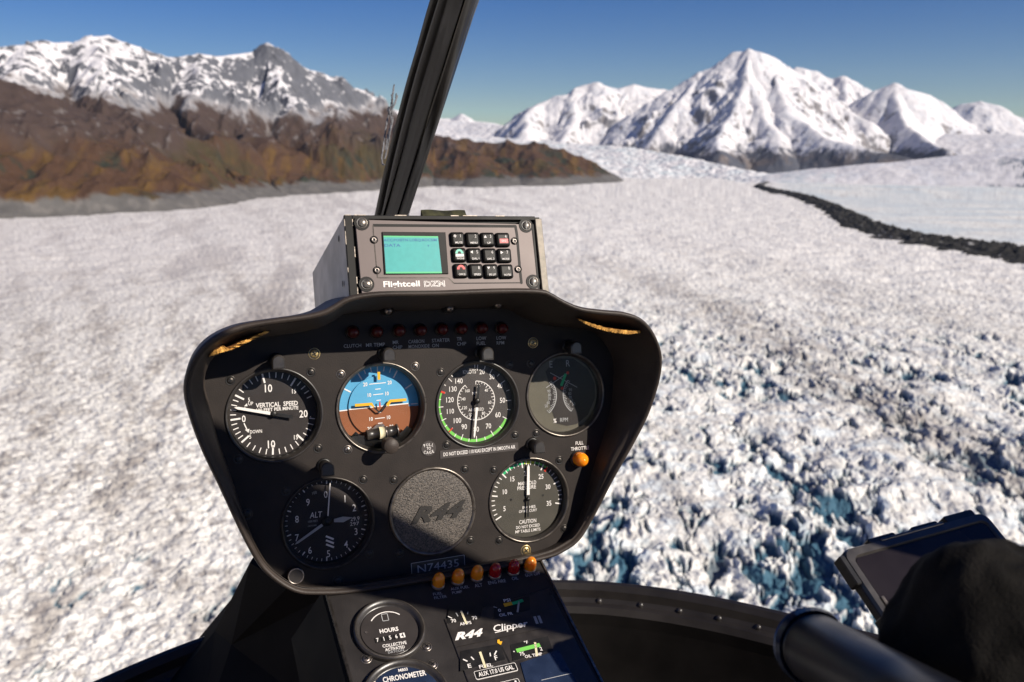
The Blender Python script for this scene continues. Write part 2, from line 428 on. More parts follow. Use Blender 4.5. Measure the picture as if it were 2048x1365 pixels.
for dy, w in ((5.5, 4), (10.8, 9), (15.5, 5), (20.5, 15), (-5.5, 3), (-10.5, 9), (-15, 4), (-19, 13)):
    dx = -dy * .035
    mb.line((x0 + dx - w / 2, y0 + dy - w * .02), (x0 + dx + w / 2, y0 + dy + w * .02), .7, zj, 'white')
    if abs(abs(dy) - 10.6) < .6 or abs(dy) > 18:
        t = '10' if abs(dy) < 12 else '20'
        for sg in (-1, 1):
            mb.text(t, x0 + dx + sg * (w / 2 + 3.4), y0 + dy + sg * .2, 3.5, zj, 'white', rot=rot, bold=.02)
mb.obj('horizon_drum', g)
mb = MB(); zq = FZ + 5
mb.prism([(x0 - 22, y0 + 1.6), (x0 - 8, y0 + 1.8), (x0 - 5.5, y0 - .7), (x0 - 5.5, y0 + 1.8 - .2), (x0 - 7, y0 + 4.2), (x0 - 22, y0 + 4)], zq, zq + .6, 'yellow')
mb.prism([(x0 + 7.5, y0 - .2), (x0 + 10, y0 + 3.4), (x0 + 24, y0 + 3.6), (x0 + 24, y0 + 6), (x0 + 9, y0 + 5.8), (x0 + 5.5, y0 + 1.5)], zq, zq + .6, 'yellow')
mb.prism([(x0 - .7, y0), (x0 + .7, y0), (x0 + .5, y0 + 4.5), (x0 - .5, y0 + 4.5)], zq, zq + .5, 'red')
mb.prism([(x0 - 1.2, y0 + 24), (x0 + 1.2, y0 + 24), (x0 + 1.2, y0 + 31), (x0 - 1.2, y0 + 31)], zq, zq + .6, 'yellow')
mb.prism([(x0 - 5.5, y0 - .7), (x0 - 1.5, y0 - 5), (x0 + 1.5, y0 - 5), (x0 + 5.5, y0 - .3), (x0 + 5.5, y0 + 1), (x0 + 1, y0 - 3.5), (x0 - 1, y0 - 3.5), (x0 - 5.5, y0 + .8)], zq - .2, zq + .3, 'black')
mb.obj('aircraft_symbol', g)
mb = MB()   # caging knob linkage
mb.lathe(x0, y0, [(36.2, FZ + 2), (36.2, FZ + 6), (30, FZ + 6)], 'black', 30, a0=math.radians(222), a1=math.radians(322))
tube(mb, [(x0 - 13, y0 - 24, FZ + 7), (x0 - 2, y0 - 23, FZ + 7)], 4.6, 'bezel', 14)
tube(mb, [(x0 + 5, y0 - 22.6, FZ + 7), (x0 + 14, y0 - 21.5, FZ + 7)], 4.6, 'bezel', 14)
tube(mb, [(x0 - 2, y0 - 23, FZ + 7), (x0 + 3, y0 - 22.8, FZ + 7)], 5.4, 'cream', 16)
tube(mb, [(x0 + 3.6, y0 - 22.8, FZ + 7), (x0 + 4.8, y0 - 22.6, FZ + 7)], 5.8, 'steel', 16)
tube(mb, [(x0 + 14, y0 - 21.5, FZ + 7), (x0 + 15, y0 - 21.4, FZ + 7)], 5.6, 'steel', 16)
mb.prism([(x0 - 8, y0 - 19), (x0 + 4, y0 - 18.5), (x0 + 2.5, y0 - 15.5), (x0 - 4, y0 - 15.6)], FZ + 3, FZ + 7, 'steel')
mb.box(x0 - 26, x0 - 15, y0 - 34, y0 - 24, FZ + 2, FZ + 8, 'black'); mb.box(x0 + 10, x0 + 17, y0 - 33, y0 - 26, FZ + 1, FZ + 6, 'black')
mb.prism([(x0 - 20, y0 - 35), (x0 + 20, y0 - 32), (x0 + 12, y0 - 27), (x0 - 16, y0 - 28)], FZ + 1, FZ + 6, 'black')
mb.obj('caging_linkage', g)
q = P(783, 893, 22)
mb = MB(); mb.lathe(q.x, q.y, [(4, 0), (4, 10), (6.2, 11), (6.6, 12), (6.6, 21.6), (6.0, 22.5), (.01, 22.6)], 'hood', 28); mb.obj('caging_knob', g)
glass(g, 'ai')
# ---- airspeed
g = gauge('airspeed_indicator', 'airspeed gauge with long green arc, needle near 80', 'asi', 'faceasi', depth=-8.5)
mb = face(g, 'asi', 'faceasi'); c = G['asi']; c = (c[0] - .5, c[1])
def asang(v): return float(np.interp(v, [0, 20, 30, 40, 50, 60, 70, 80, 90, 100, 110, 120, 130, 140, 150], [102, 84, 60, 33, 1, -28, -61, -89, -114, -136.5, -157, -178, -202, -225, -238]))
mb.arc(*c, 33, 35.6, asang(60), asang(130), ZM, 'green', 60)
for v in range(15, 146, 5):
    big = v % 10 == 0
    mb.tick(c, asang(v), 30.2 if big else 32.6, 35.6, .7, ZM + .1, 'white')
mb.tick(c, asang(130), 30.4, 36, 1.8, ZM + .2, 'red'); mb.tick(c, asang(100), 30.5, 35.8, 1.2, ZM + .2, 'red')
for s, px, py, h in (('20', 964, 744, 10), ('30', 984, 754, 10), ('40', 999.5, 772, 10), ('50', 1005, 801, 10.5), ('60', 996, 830, 10.5), ('70', 977, 852.5, 10.5), ('80', 952.5, 859, 10.5), ('90', 928.5, 854, 10.5), ('100', 915, 841.5, 10.5), ('110', 901, 823, 10), ('120', 900, 800, 10.5), ('130', 906, 778.5, 10.5), ('140', 918, 762.5, 10.5)):
    TX(mb, PF, s, px, py, h, ZM, 'white', bold=.006)
TX(mb, PF, 'KNOTS', 939, 744, 8, ZM, 'white', bold=.006, wpx=26)
ci = P(952.5, 801.5, ZM)
mb.arc(ci.x, ci.y, 17.6, 18.3, 90, -235, ZM, 'white', 60)
for i in range(33):
    aa = 90 - 325 / 32. * i
    mb.tick(ci, aa, 14.8 if i % 4 == 0 else 16, 18, .55, ZM, 'white')
for s, px, py in (('20', 957, 772), ('40', 972.5, 781), ('60', 979.5, 805), ('80', 967, 827), ('10', 941, 829.5), ('120', 929.5, 816), ('140', 926.5, 798.5), ('160', 935, 782)):
    TX(mb, PF, s, px, py, 6.4, ZM, 'white', bold=.006)
TX(mb, PF, 'MPH', 951, 787, 6, ZM, 'white'); TX(mb, PF, 'AIRSPEED', 952.5, 819.5, 6, ZM, 'white', wpx=31)
mb.obj('dial_face', g)
needle(g, (ci.x, ci.y), 263, 34.5, 2.2, 1.6, FZ + 3.5, 'white', tail=15, r0=6, hub=2.5, tailw=2.2)
glass(g, 'asi')
# ---- dual tachometer
g = gauge('dual_tachometer', 'tachometer at the upper right, mostly in shade, marked E and R', 'rpm', 'facegreen', lip='ring', depth=-7.5)
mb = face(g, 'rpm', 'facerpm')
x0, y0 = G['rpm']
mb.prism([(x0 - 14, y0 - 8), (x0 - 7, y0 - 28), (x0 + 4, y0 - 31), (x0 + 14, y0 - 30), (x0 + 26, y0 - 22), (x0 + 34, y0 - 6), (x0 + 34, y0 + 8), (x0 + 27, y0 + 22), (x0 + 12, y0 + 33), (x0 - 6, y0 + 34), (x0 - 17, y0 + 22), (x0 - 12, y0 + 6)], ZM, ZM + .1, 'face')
for sg, sx in ((-1, -1), (1, 1)):
    cx_ = x0 + sg * 24 - 3
    a0, a1 = (-52, 42) if sg < 0 else (232, 138)
    mb.arc(cx_, y0 - 1, 20.2, 20.9, a0, a1, ZM + .3, 'dimwhite', 30)
    for i in range(20):
        aa = a0 + (a1 - a0) * i / 19.; mb.tick((cx_, y0 - 1), aa, 18 if i % 4 else 17, 20.6, .5, ZM + .3, 'dimwhite')
    for i, s in enumerate(('50', '60', '70', '80', '90')):
        aa = math.radians(a0 + (a1 - a0) * (i + .5) / 6.); mb.text(s, cx_ + 13.6 * math.cos(aa), y0 - 1 + 13.6 * math.sin(aa), 2.9, ZM + .3, 'dimwhite')
TX(mb, PF, 'E', 1102, 729, 13, ZM + .3, 'dimwhite'); TX(mb, PF, 'R', 1136, 727, 13, ZM + .3, 'dimwhite')
TX(mb, PF, '%', 1110, 842, 9, ZM + .3, 'white', bold=.02); TX(mb, PF, 'RPM', 1128, 840, 8, ZM + .3, 'dimwhite')
a = P(1092, 776, ZM); b = P(1136, 745, ZM); mb.line(a, b, .6, ZM + .4, 'dimwhite')
a = P(1100, 746, ZM); b = P(1154, 775, ZM); mb.line(a, b, .6, ZM + .4, 'dimwhite')
mb.line(P(1122, 772, ZM), P(1131, 748, ZM), 2.6, ZM + .5, 'dgreen'); mb.disc(*P(1109, 757, ZM), 1.7, ZM + .5, 'red', 12); mb.disc(*P(1135, 746, ZM), 1.5, ZM + .5, 'red', 12); mb.disc(*P(1124, 777, ZM), 1.4, ZM + .5, 'red', 12)
mb.obj('dial_face', g)
glass(g, 'rpm')
# ---- altimeter
g = gauge('altimeter', 'altimeter in shade at the lower left, white numerals 0 to 9', 'alt', 'face', lip='darksteel', depth=-10)
mb = face(g, 'alt', 'face'); c = G['alt']
for v in range(50):
    mb.tick(c, 90 - v * 7.2 - 2, 32 if v % 5 == 0 else 33.4, 35.6, 1.0 if v % 5 == 0 else .5, ZM, 'white')
for s, px, py in (('0', 651.5, 989.5), ('1', 690, 998), ('2', 708.5, 1016), ('3', 712, 1063.5), ('4', 692, 1089), ('5', 657, 1108), ('6', 620, 1101), ('7', 594, 1076), ('8', 594, 1039), ('9', 616, 1005)):
    TX(mb, PF, s, px, py, 14, ZM, 'white', bold=.004)
TX(mb, PF, 'ALT', 632, 1030, 11.5, ZM, 'white', wpx=25, shear=.15); TX(mb, PF, '100', 629, 986, 6, ZM, 'dimwhite', rot=.2)
TX(mb, PF, '1000 FEET', 626, 1043, 4, ZM, 'dimwhite'); TX(mb, PF, '-1000 TO 20000', 624, 1052, 3, ZM, 'dimwhite', wpx=18)
q = P(711, 1043, ZM); mb.box(q.x - 6, q.x + 6, q.y - 6, q.y + 5, ZM, ZM + .1, 'black'); TX(mb, PF, '29.9', 710, 1038, 8, ZM + .3, 'white', wpx=18); TX(mb, PF, '297', 709, 1048, 7, ZM + .3, 'white', wpx=18)
q = P(660, 1082, ZM)
for i in range(3): mb.line((q.x - 3.5, q.y + 4.5 - i * 3.6), (q.x + 3.2, q.y + 1 - i * 3.6), 1.6, ZM + .1, 'white')
mb.obj('dial_face', g)
needle(g, c, 211, 33, 2.4, 1.8, FZ + 3.2, 'dimwhite', tail=0, r0=5, hub=4)
needle(g, c, 84, 34, 1.0, 1.0, FZ + 4.6, 'white', tail=0, r0=5, hub=2.5, name='thin_needle')
mb = MB(); q = c; mb.prism([(q[0] + 6, q[1] - 1.6), (q[0] + 14, q[1] - 2.6), (q[0] + 22, q[1] + .8), (q[0] + 14, q[1] + 2.4), (q[0] + 6, q[1] + 1.2)], FZ + 2.4, FZ + 2.9, 'dimwhite'); mb.obj('short_needle', g)
glass(g, 'alt')
q = P(592, 1153, 9); mb = MB(); mb.lathe(q.x, q.y, [(4, 0), (4, 3), (6.9, 3.5), (6.9, 8.4), (6.3, 9.2)], 'bezel', 32); mb.lathe(q.x, q.y, [(6.9, 8.4), (6.7, 9.3), (6.0, 9.35), (5.7, 8.9)], 'steel', 32); mb.disc(q.x, q.y, 5.8, 8.95, 'console', 24); mb.obj('baro_knob', g)
# ---- blank cover
mb = MB(); x0, y0 = G['cov']
mb.lathe(x0, y0, [(R0 + .6, .2), (R0 + .6, 2.2), (R0 - .2, 3), (R0 - 1.2, 3), (R0 - 2, 2.2), (R0 - 2.6, 1.4)], 'ring', 72)
mb.lathe(x0, y0, [(R0 - 2.6, 1.4), (R0 - 4, 1.6), (20, 1.9), (.01, 2)], 'leather', 72)
a, b = PF.sc(878, 1025)
mb.text('R44', P(877, 1024, 2).x, P(877, 1024, 2).y, 14.5, 1.9, 'covertext', width=52, rot=math.radians(2.5), shear=.45, bold=.045, ext=1.1)
cv = mb.obj('blank_cover', panel); cv['label'] = 'round pebbled blank cover embossed R44 between two lower gauges'
# ---- manifold pressure
g = gauge('manifold_pressure_gauge', 'manifold pressure gauge with green and yellow arc at its top, lower right', 'map', 'facegreen', lip='ring', depth=-6.5)
mb = face(g, 'map', 'facegreen'); c = G['map']
def mpang(v): return float(np.interp(v, [5, 10, 15, 20, 25, 30, 35], [208, 170, 133, 97, 60, 22, -14]))
mb.arc(*c, 33, 35.4, mpang(15), mpang(20.5), ZM, 'dgreen', 20); mb.arc(*c, 33, 35.4, mpang(20.5), mpang(23), ZM, 'lime', 12); mb.arc(*c, 33.6, 35.4, mpang(23), mpang(26), ZM, 'green', 12)
for v in range(5, 36):
    big = v % 5 == 0
    mb.tick(c, mpang(v), 29.6 if big else 32, 35.8, 1.2 if big else .8, ZM + .1, 'white')
mb.tick(c, mpang(26), 30.5, 35, 2, ZM + .2, 'red')
for s, px, py, h in (('5', 1009, 1018, 10), ('10', 1010, 984, 10), ('15', 1025, 958.5, 10), ('20', 1053, 947, 10), ('25', 1082, 953.5, 10), ('30', 1096, 974, 10), ('35', 1098, 1007, 10)):
    TX(mb, PF, s, px, py, h, ZM, 'white', bold=.01)
for s, px, py, h, w in (('MANIFOLD', 1054.5, 966.5, 7.5, 36), ('PRESSURE', 1053.5, 975.5, 7.5, 37), ('INCHES', 1058, 1014.5, 5.5, 26), ('OF MERCURY', 1056, 1022, 5.5, 36), ('CAUTION', 1055.5, 1043, 8, 34), ('DO NOT EXCEED', 1056, 1053, 6, 47), ('MP TABLE LIMITS', 1056, 1061.5, 6, 50)):
    TX(mb, PF, s, px, py, h, ZM, 'white', wpx=w, bold=.008)
mb.disc(*P(1022, 1000, ZM), 1.1, ZM, 'black', 12); mb.disc(*P(1086, 991, ZM), 1.1, ZM, 'black', 12)
mb.obj('dial_face', g)
needle(g, (c[0] + .3, c[1]), 88, 33.5, 2.8, 2.4, FZ + 2.4, 'white', tail=17, r0=4, hub=1.8, tailw=1.6)
glass(g, 'map')
# gauge corner screws
for k, (x, y) in G.items():
    for a in (45, 135, 225, 315):
        if k == 'rpm' and a in (45, 315): continue
        if k == 'ai' and a == 315: continue
        if k == 'alt' and a == 225: continue
        aa = math.radians(a + 3)
        screw(panel, x + 46.6 * math.cos(aa), y + 46.6 * math.sin(aa), .2, 2.9, 'steel' if k in ('ai',) else 'darksteel', random.uniform(0, 90))
for px, py, m in ((628.5, 708, 'brass'), (1066, 686, 'brass'), (1051.5, 1101, 'brass'), (676, 1163, 'darksteel'), (493, 1029, 'darksteel')):
    q = P(px, py); screw(panel, q.x, q.y, .2, 3.6, m, random.uniform(20, 70))
# dial lights
for px, py in ((557, 724), (778, 709), (975, 707), (1152, 695), (1079, 894), (655, 938)):
    q = P(px, py, 18); mb = MB(); x, y = q
    pr = [(x - 5.6, y - 6), (x + 5.6, y - 6)] + [(x + 5.6 * math.cos(math.radians(t)), y + 5.6 * math.sin(math.radians(t))) for t in range(0, 181, 12)]
    mb.prism(pr, 12, 20, 'bezel', 1.2); mb.lathe(x, y, [(4.6, 0), (4.6, 13)], 'black', 20)
    mb.lathe(x, y, [(6.4, 0), (6.4, 1.5), (5, 2)], 'black', 20); mb.box(x - 4.6, x + 4.6, y - 5.9, y - 5, 20, 20.4, 'darksteel')
    mb.obj('dial_light', panel)
# warning lamps under the visor
for i, (px, py, s, tx, ty) in enumerate(((707, 665, 'CLUTCH', 705, 692), (755, 664, 'MR TEMP', 751, 690), (800, 662, 'MR\nCHIP', 795, 690), (843, 661, 'CARBON\nMONOXIDE', 838, 688), (886, 659, 'STARTER\nON', 882, 686), (925, 658, 'TR\nCHIP', 923, 683), (966, 657, 'LOW\nFUEL', 963, 682), (1006, 657, 'LOW\nRPM', 1003, 681))):
    q = P(px, py, 6); mb = MB(); x, y = q
    mb.lathe(x, y, [(6, 0), (6, 2.2), (5, 2.8)], 'darksteel', 24); mb.lathe(x, y, [(4.9, 2.5), (4.9, 6), (4.2, 8.5), (2.4, 10), (.01, 10.4)], 'dredlens', 24)
    w = mb.obj('warning_lamp', panel); w['label'] = 'dark red warning lamp over the words ' + s.replace('\n', ' ')
    mb = MB(); TX(mb, PF, s, tx, ty, 17 if '\n' in s else 7, .5, 'dimwhite', asp=.9, bold=.004, wpx={'CLUTCH': 35, 'MR TEMP': 38, 'CARBON\nMONOXIDE': 42, 'STARTER\nON': 36}.get(s)); mb.obj('lettering', w)
for px, py in ((778, 622), (902, 617), (998, 609)):
    q = P(px, py, 45); mb = MB(); x, y = q
    mb.lathe(x, y, [(4.6, 30), (4.6, 42), (3.8, 44)], 'black', 20); mb.lathe(x, y, [(3.7, 42), (2.8, 45), (.01, 46)], 'steel', 20); mb.obj('map_light', panel)
# throttle light
q = P(1163, 920, 8); mb = MB(); mb.lathe(q.x, q.y, [(8, 0), (8, 2), (7, 3)], 'bezel', 28); mb.lathe(q.x, q.y, [(6.6, 2), (6.8, 7), (6, 11), (3.6, 14), (.01, 15)], 'orange', 28)
w = mb.obj('throttle_lamp', panel); w['label'] = 'amber lamp under the words FULL THROTTLE'
mb = MB(); TX(mb, PF, 'FULL', 1159, 886.5, 7, .5, 'white', bold=.01); TX(mb, PF, 'THROTTLE', 1160, 897, 7, .5, 'white', wpx=36, bold=.01); mb.obj('lettering', w)
# placards
mb = MB(); a, b = P(880, 910), P(1036, 893); ang = math.atan2(b.y - a.y, b.x - a.x); m_ = (a + b) / 2; d = Vector((math.cos(ang), math.sin(ang))); n = Vector((-d.y, d.x)); hl = (b - a).length / 2
mb.prism([m_ - d * hl - n * 3.6, m_ + d * hl - n * 3.6, m_ + d * hl + n * 3.6, m_ - d * hl + n * 3.6], .2, .6, 'faceasi')
mb.text('DO NOT EXCEED 110 KIAS EXCEPT IN SMOOTH AIR', m_.x, m_.y, 3.4, .75, 'white', width=2 * hl - 6, rot=ang, bold=.012)
o = mb.obj('placard', panel); o['label'] = 'narrow placard reading DO NOT EXCEED 110 KIAS EXCEPT IN SMOOTH AIR'
q = P(857, 897); mb = MB(); mb.lathe(q.x, q.y, [(6.8, .2), (6.8, .7), (.01, .75)], 'faceasi', 28, smooth=False)
for i, ch in enumerate('PULL'): mb.text(ch, q.x + (i - 1.5) * 2.5, q.y + 3.6 - abs(i - 1.5) * .5, 2.7, .95, 'white', rot=-(i - 1.5) * .25, bold=.01)
mb.text('TO', q.x, q.y, 2.5, .95, 'white', bold=.01)
for i, ch in enumerate('CAGE'): mb.text(ch, q.x + (i - 1.5) * 2.5, q.y - 3.9 + abs(i - 1.5) * .6, 2.7, .95, 'white', rot=(i - 1.5) * .25, bold=.01)
o = mb.obj('placard', panel); o['label'] = 'small round placard reading PULL TO CAGE'
mb = MB(); a = P(822, 1127); b = P(928, 1110); ang = math.atan2(b.y - a.y, b.x - a.x); d = Vector((math.cos(ang), math.sin(ang))); n = Vector((-d.y, d.x)); L = (b - a).length; Hh = 17
mb.prism([a - n * Hh, b - n * Hh, b, a], .2, .5, 'bezel')
for p_, q_ in ((a, b), (b, b - n * Hh), (a, a - n * Hh), (a - n * Hh, b - n * Hh)): mb.line(p_, q_, .5, .7, 'dimwhite')
m_ = (a + b) / 2 - n * 6.2
mb.text('N74435', m_.x, m_.y, 7.2, .75, 'dimwhite', width=L * .78, rot=ang)
o = mb.obj('placard', panel); o['label'] = 'registration plate reading N74435 below the pod cover'
# torn padding showing yellow foam
def tear(low, up, lab, hl=66., wd=1.0):
    mb = MB(); inv = PF.m.inverted(); n = len(low); rn = random.Random(4)
    L3 = []; U3 = []; W3 = []
    for (px, py), (ux, uy) in zip(low, up):
        hh = hl + rn.uniform(-1, 1); a = PF.loc(px, py, hh); b = PF.loc(ux, uy, hh + 1.5)
        L3.append((a.x, a.y, hh)); U3.append((b.x, b.y, hh + 1.5))
        d = ray(px, py + 3).normalized(); hit = bvh.ray_cast(Vector((0, 0, 0)), d); p = (inv @ hit[0]) * 1000; W3.append(tuple(p))
    quad = [[i, i + 1, n + i + 1, n + i] for i in range(n - 1)]
    # rough foam edge, broken into short facets
    vs = []; fs = []
    for i in range(n - 1):
        for q in range(4):
            t0, t1 = q / 4, (q + 1) / 4; k = len(vs)
            for t in (t0, t1):
                lo = Vector(L3[i]).lerp(Vector(L3[i + 1]), t); hi = Vector(U3[i]).lerp(Vector(U3[i + 1]), t); lo.z += rn.uniform(-.6, .6); hi.y += rn.uniform(-.5, .5); lo.y += rn.uniform(-.4, .3)
                vs += [tuple(lo), tuple(hi)]
            fs.append([k, k + 2, k + 3, k + 1])
    mb.add(vs, fs, 'foam'); mb.add(L3 + W3, quad, 'hood')
    bk = [(x, y + 1.5, z - 14) for x, y, z in U3]; mb.add(U3 + bk, quad, 'foamdark')
    o = mb.obj('foam_tear', panel); o['label'] = lab
tear([(418,714),(430,710),(440,706),(455,702),(470,697),(485,690),(500,683),(515,676),(530,668),(541,663)], [(419,711),(428,702),(438,696),(446,692),(454,698),(469,691),(484,683),(500,677),(515,670),(530,664),(541,661)][:10], 'yellow foam showing through the torn padding at the left of the visor', 60.)
tear([(1157,640),(1170,648),(1185,654),(1200,659),(1215,663),(1230,666),(1245,668),(1262,668.5),(1280,666)], [(1158,638),(1171,643),(1186,648),(1201,653),(1216,656.5),(1231,659),(1246,661),(1263,662.5),(1280,662)], 'yellow foam showing through the torn padding at the right of the visor', 70.)
# ================================================================== CENTRE CONSOLE
CU = PU.copy(); CV = c2w(-.304, .589, .746); CV = (CV - CV.dot(CU) * CU).normalized(); CN = CU.cross(CV)
if CN.dot(ray(900, 1200)) > 0: CN = -CN
o_ = PF.loc(960, 1140, 12); CO = PF.w(o_.x, o_.y, 12)
CF = Frame(CO, CU, CV, CN)
Q = CF.loc
con = thing('center_console', 'black sloping console below the instrument pod with small gauges and lamps', 'console', CF)
a, b, c_, d_ = Q(652, 1178), Q(1078, 1112), Q(1205, 1365), Q(700, 1365)
e1 = c_ + (c_ - Q(1098, 1155)) * 1.1; e2 = d_ + (d_ - Q(652, 1190)) * 1.1
mb = MB(); base = [e2, e1, b, a]
mb.prism(base, -60, 0, 'console', .8); body = mb.obj('housing', con)
mb = MB(); mb.prism([Q(652, 1190) + (3 - 5.2, 0) if False else Vector((Q(652, 1190).x, Q(652, 1190).y)), e2, e2 + Vector((2.2, 0)), Vector((Q(652, 1190).x + 2.2, Q(652, 1190).y))], -30, 1.2, 'darksteel')
mb.prism([b, b + Vector((-1.6, 0)), e1 + Vector((-1.6, 0)), e1], -30, 1.4, 'steel'); mb.obj('edge_trim', con)
# riveted bracket at the left
mb = MB(); l0 = Q(652, 1190); vs = [(l0.x - .5, l0.y + 6, -2), (e2.x - .5, e2.y, -2), (e2.x - 26, e2.y, -75), (l0.x - 24, l0.y + 6, -60)]
mb.add(vs + [(x - 2, y, z - 2) for x, y, z in vs], [[0, 1, 2, 3], [7, 6, 5, 4], [0, 4, 5, 1], [2, 6, 7, 3]], 'plate'); sp = mb.obj('side_plate', con); sp['label'] = 'glossy black riveted plate at the left of the console'
for u_, w_ in ((.12, .25), (.12, .5), (.3, .35), (.45, .3), (.33, .55), (.5, .55), (.6, .6), (.75, .4), (.85, .7)):
    v_ = [Vector(p) for p in vs]; p = v_[0].lerp(v_[1], u_ * .55).lerp(v_[3].lerp(v_[2], u_ * .55), w_)
    nn = (v_[1] - v_[0]).cross(v_[3] - v_[0]).normalized()
    if nn.x > 0: nn = -nn
    m2 = MB(); t1 = (v_[1] - v_[0]).normalized(); t2 = nn.cross(t1); ring = []
    for rr, hh in ((1.9, 0), (1.7, .7), (1., 1.1)):
        ring += [p + (t1 * math.cos(k * math.pi / 6) + t2 * math.sin(k * math.pi / 6)) * rr + nn * hh for k in range(12)]
    m2.add(ring, [[l * 12 + k, l * 12 + (k + 1) % 12, (l + 1) * 12 + (k + 1) % 12, (l + 1) * 12 + k] for l in range(2) for k in range(12)] + [[24 + k for k in range(12)]], 'steel', True)
    m2.obj('rivet', sp)
# lamps along the top
for px, py, m, s, tx, ty, lab in ((877, 1158, 'orange', 'FUEL\nFILTER', 880, 1191, 'amber lamp marked FUEL FILTER'), (916, 1150, 'orange', 'AUX FUEL\nPUMP', 921, 1180, 'amber lamp marked AUX FUEL PUMP'), (954, 1143, 'orange', 'ALT', 957, 1171, 'amber lamp marked ALT'),
                           (990, 1138, 'redlens', 'ENG FIRE', 994, 1164, 'dark red lamp marked ENG FIRE'), (1027, 1131, 'redlens', 'OIL', 1030, 1157, 'red lamp marked OIL'), (1060, 1126, 'orange', 'GOV OFF', 1065, 1149, 'bright amber lamp marked GOV OFF')):
    q = Q(px, py + 6, 4); mb = MB(); mb.lathe(q.x, q.y, [(6.2, 0), (6.2, 1.8), (5.6, 2.4)], 'lensrim', 28); mb.lathe(q.x, q.y, [(5.4, 1.8), (5.5, 6), (4.9, 10), (3.2, 13), (.01, 14)], m, 28)
    w = mb.obj('lamp', con); w['label'] = lab
    mb = MB(); TX(mb, CF, s, tx, ty, 13 if '\n' in s else 6.5, .4, 'dimwhite', wpx={'FUEL\nFILTER': 26, 'AUX FUEL\nPUMP': 38, 'ALT': 16, 'ENG FIRE': 36, 'OIL': 13, 'GOV OFF': 31}[s], bold=.008); mb.obj('lettering', w)
# hour meter
def cring(name, lab, px, py, rx, facem='face', zf=-4):
    q = Q(px, py); r = rx * CF.sc(px, py)[0]; mb = MB()
    mb.lathe(q.x, q.y, [(r, .2), (r, 2.5), (r - 1, 4.5), (r - 2.5, 4.8), (r - 5, 2), (r - 6, -1), (r - 7.2, zf)], 'bezel', 56); mb.lathe(q.x, q.y, [(r - 1.3, 4.7), (r - 2.2, 5.0)], 'ring', 56)
    mb.disc(q.x, q.y, r - 6.5, zf + .2, facem, 48); o = mb.obj(name, con); o['label'] = lab; return o, q, r
g, q, r = cring('hour_meter', 'round hour meter reading collective activated hours', 779, 1262, 73, zf=.6)
mb = MB(); zc = 1.2
mb.arc(q.x, q.y + 2, r * .52, r * .55, 45, 145, zc, 'white')
TX(mb, CF, 'HOURS', 778, 1260.5, 8.5, zc, 'white', wpx=38, bold=.03)
TX(mb, CF, 'COLLECTIVE', 789, 1289, 6.5, zc, 'white', wpx=49, bold=.02); TX(mb, CF, 'ACTIVATED', 790, 1297, 6, zc, 'white', wpx=40, bold=.02); TX(mb, CF, 'DATCON', 792, 1303, 4.5, zc, 'dimwhite', wpx=32, bold=.01)
p0, p1 = Q(749, 1282, zc), Q(811, 1270, zc); a_ = math.atan2(p1.y - p0.y, p1.x - p0.x); dd = (p1 - p0); nn = Vector((-dd.y, dd.x)).normalized()
for i, ch in enumerate('71564'):
    pc = p0 + dd * (i + .5) / 5; u_ = dd.normalized() * 2.1; hh_ = CF.sc(780, 1276)[1] * 4.6
    mb.prism([pc - u_ - nn * hh_, pc + u_ - nn * hh_, pc + u_ + nn * hh_, pc - u_ + nn * hh_], zc, zc + .1, 'white' if i == 4 else 'black')
    mb.text(ch, pc.x, pc.y, hh_ * 1.7, zc + .25, 'black' if i == 4 else 'white', rot=a_, bold=.02)
qq = Q(770, 1235, zc)
for k in range(4): a_ = [(-2.5, -3.4), (2.5, -3.4), (2.5, 3.4), (-2.5, 3.4)]; mb.line((qq.x + a_[k][0], qq.y + a_[k][1]), (qq.x + a_[(k + 1) % 4][0], qq.y + a_[(k + 1) % 4][1]), .6, zc, 'dimwhite')
mb.disc(*Q(733, 1265, zc), 1.3, zc, 'steel', 12); mb.obj('dial_face', g)
# chronometer
g, q, r = cring('chronometer', 'round chronometer cut off by the bottom edge', 813, 1402, 92, facem='bluescreen', zf=.6)
mb = MB(); TX(mb, CF, 'CHRONOMETER', 809, 1353, 11, zc, 'white', wpx=88, bold=.02); TX(mb, CF, 'M803', 806, 1340, 6, zc, 'white', wpx=19, bold=.02); q2 = Q(812, 1392, zc)
mb.prism([(q2.x - 18, q2.y - 9), (q2.x + 18, q2.y - 9), (q2.x + 18, q2.y + 9), (q2.x - 18, q2.y + 9)], zc, zc + .2, 'black')
mb.obj('dial_face', g)
for px, py in ((733, 1318), (853, 1294), (744, 1356), (865, 1330)):
    q = Q(px, py); screw(con, q.x, q.y, .2, 3.2, 'steel', 30)
screw(con, *Q(1100, 1190), .2, 2.6, 'darksteel', 30)
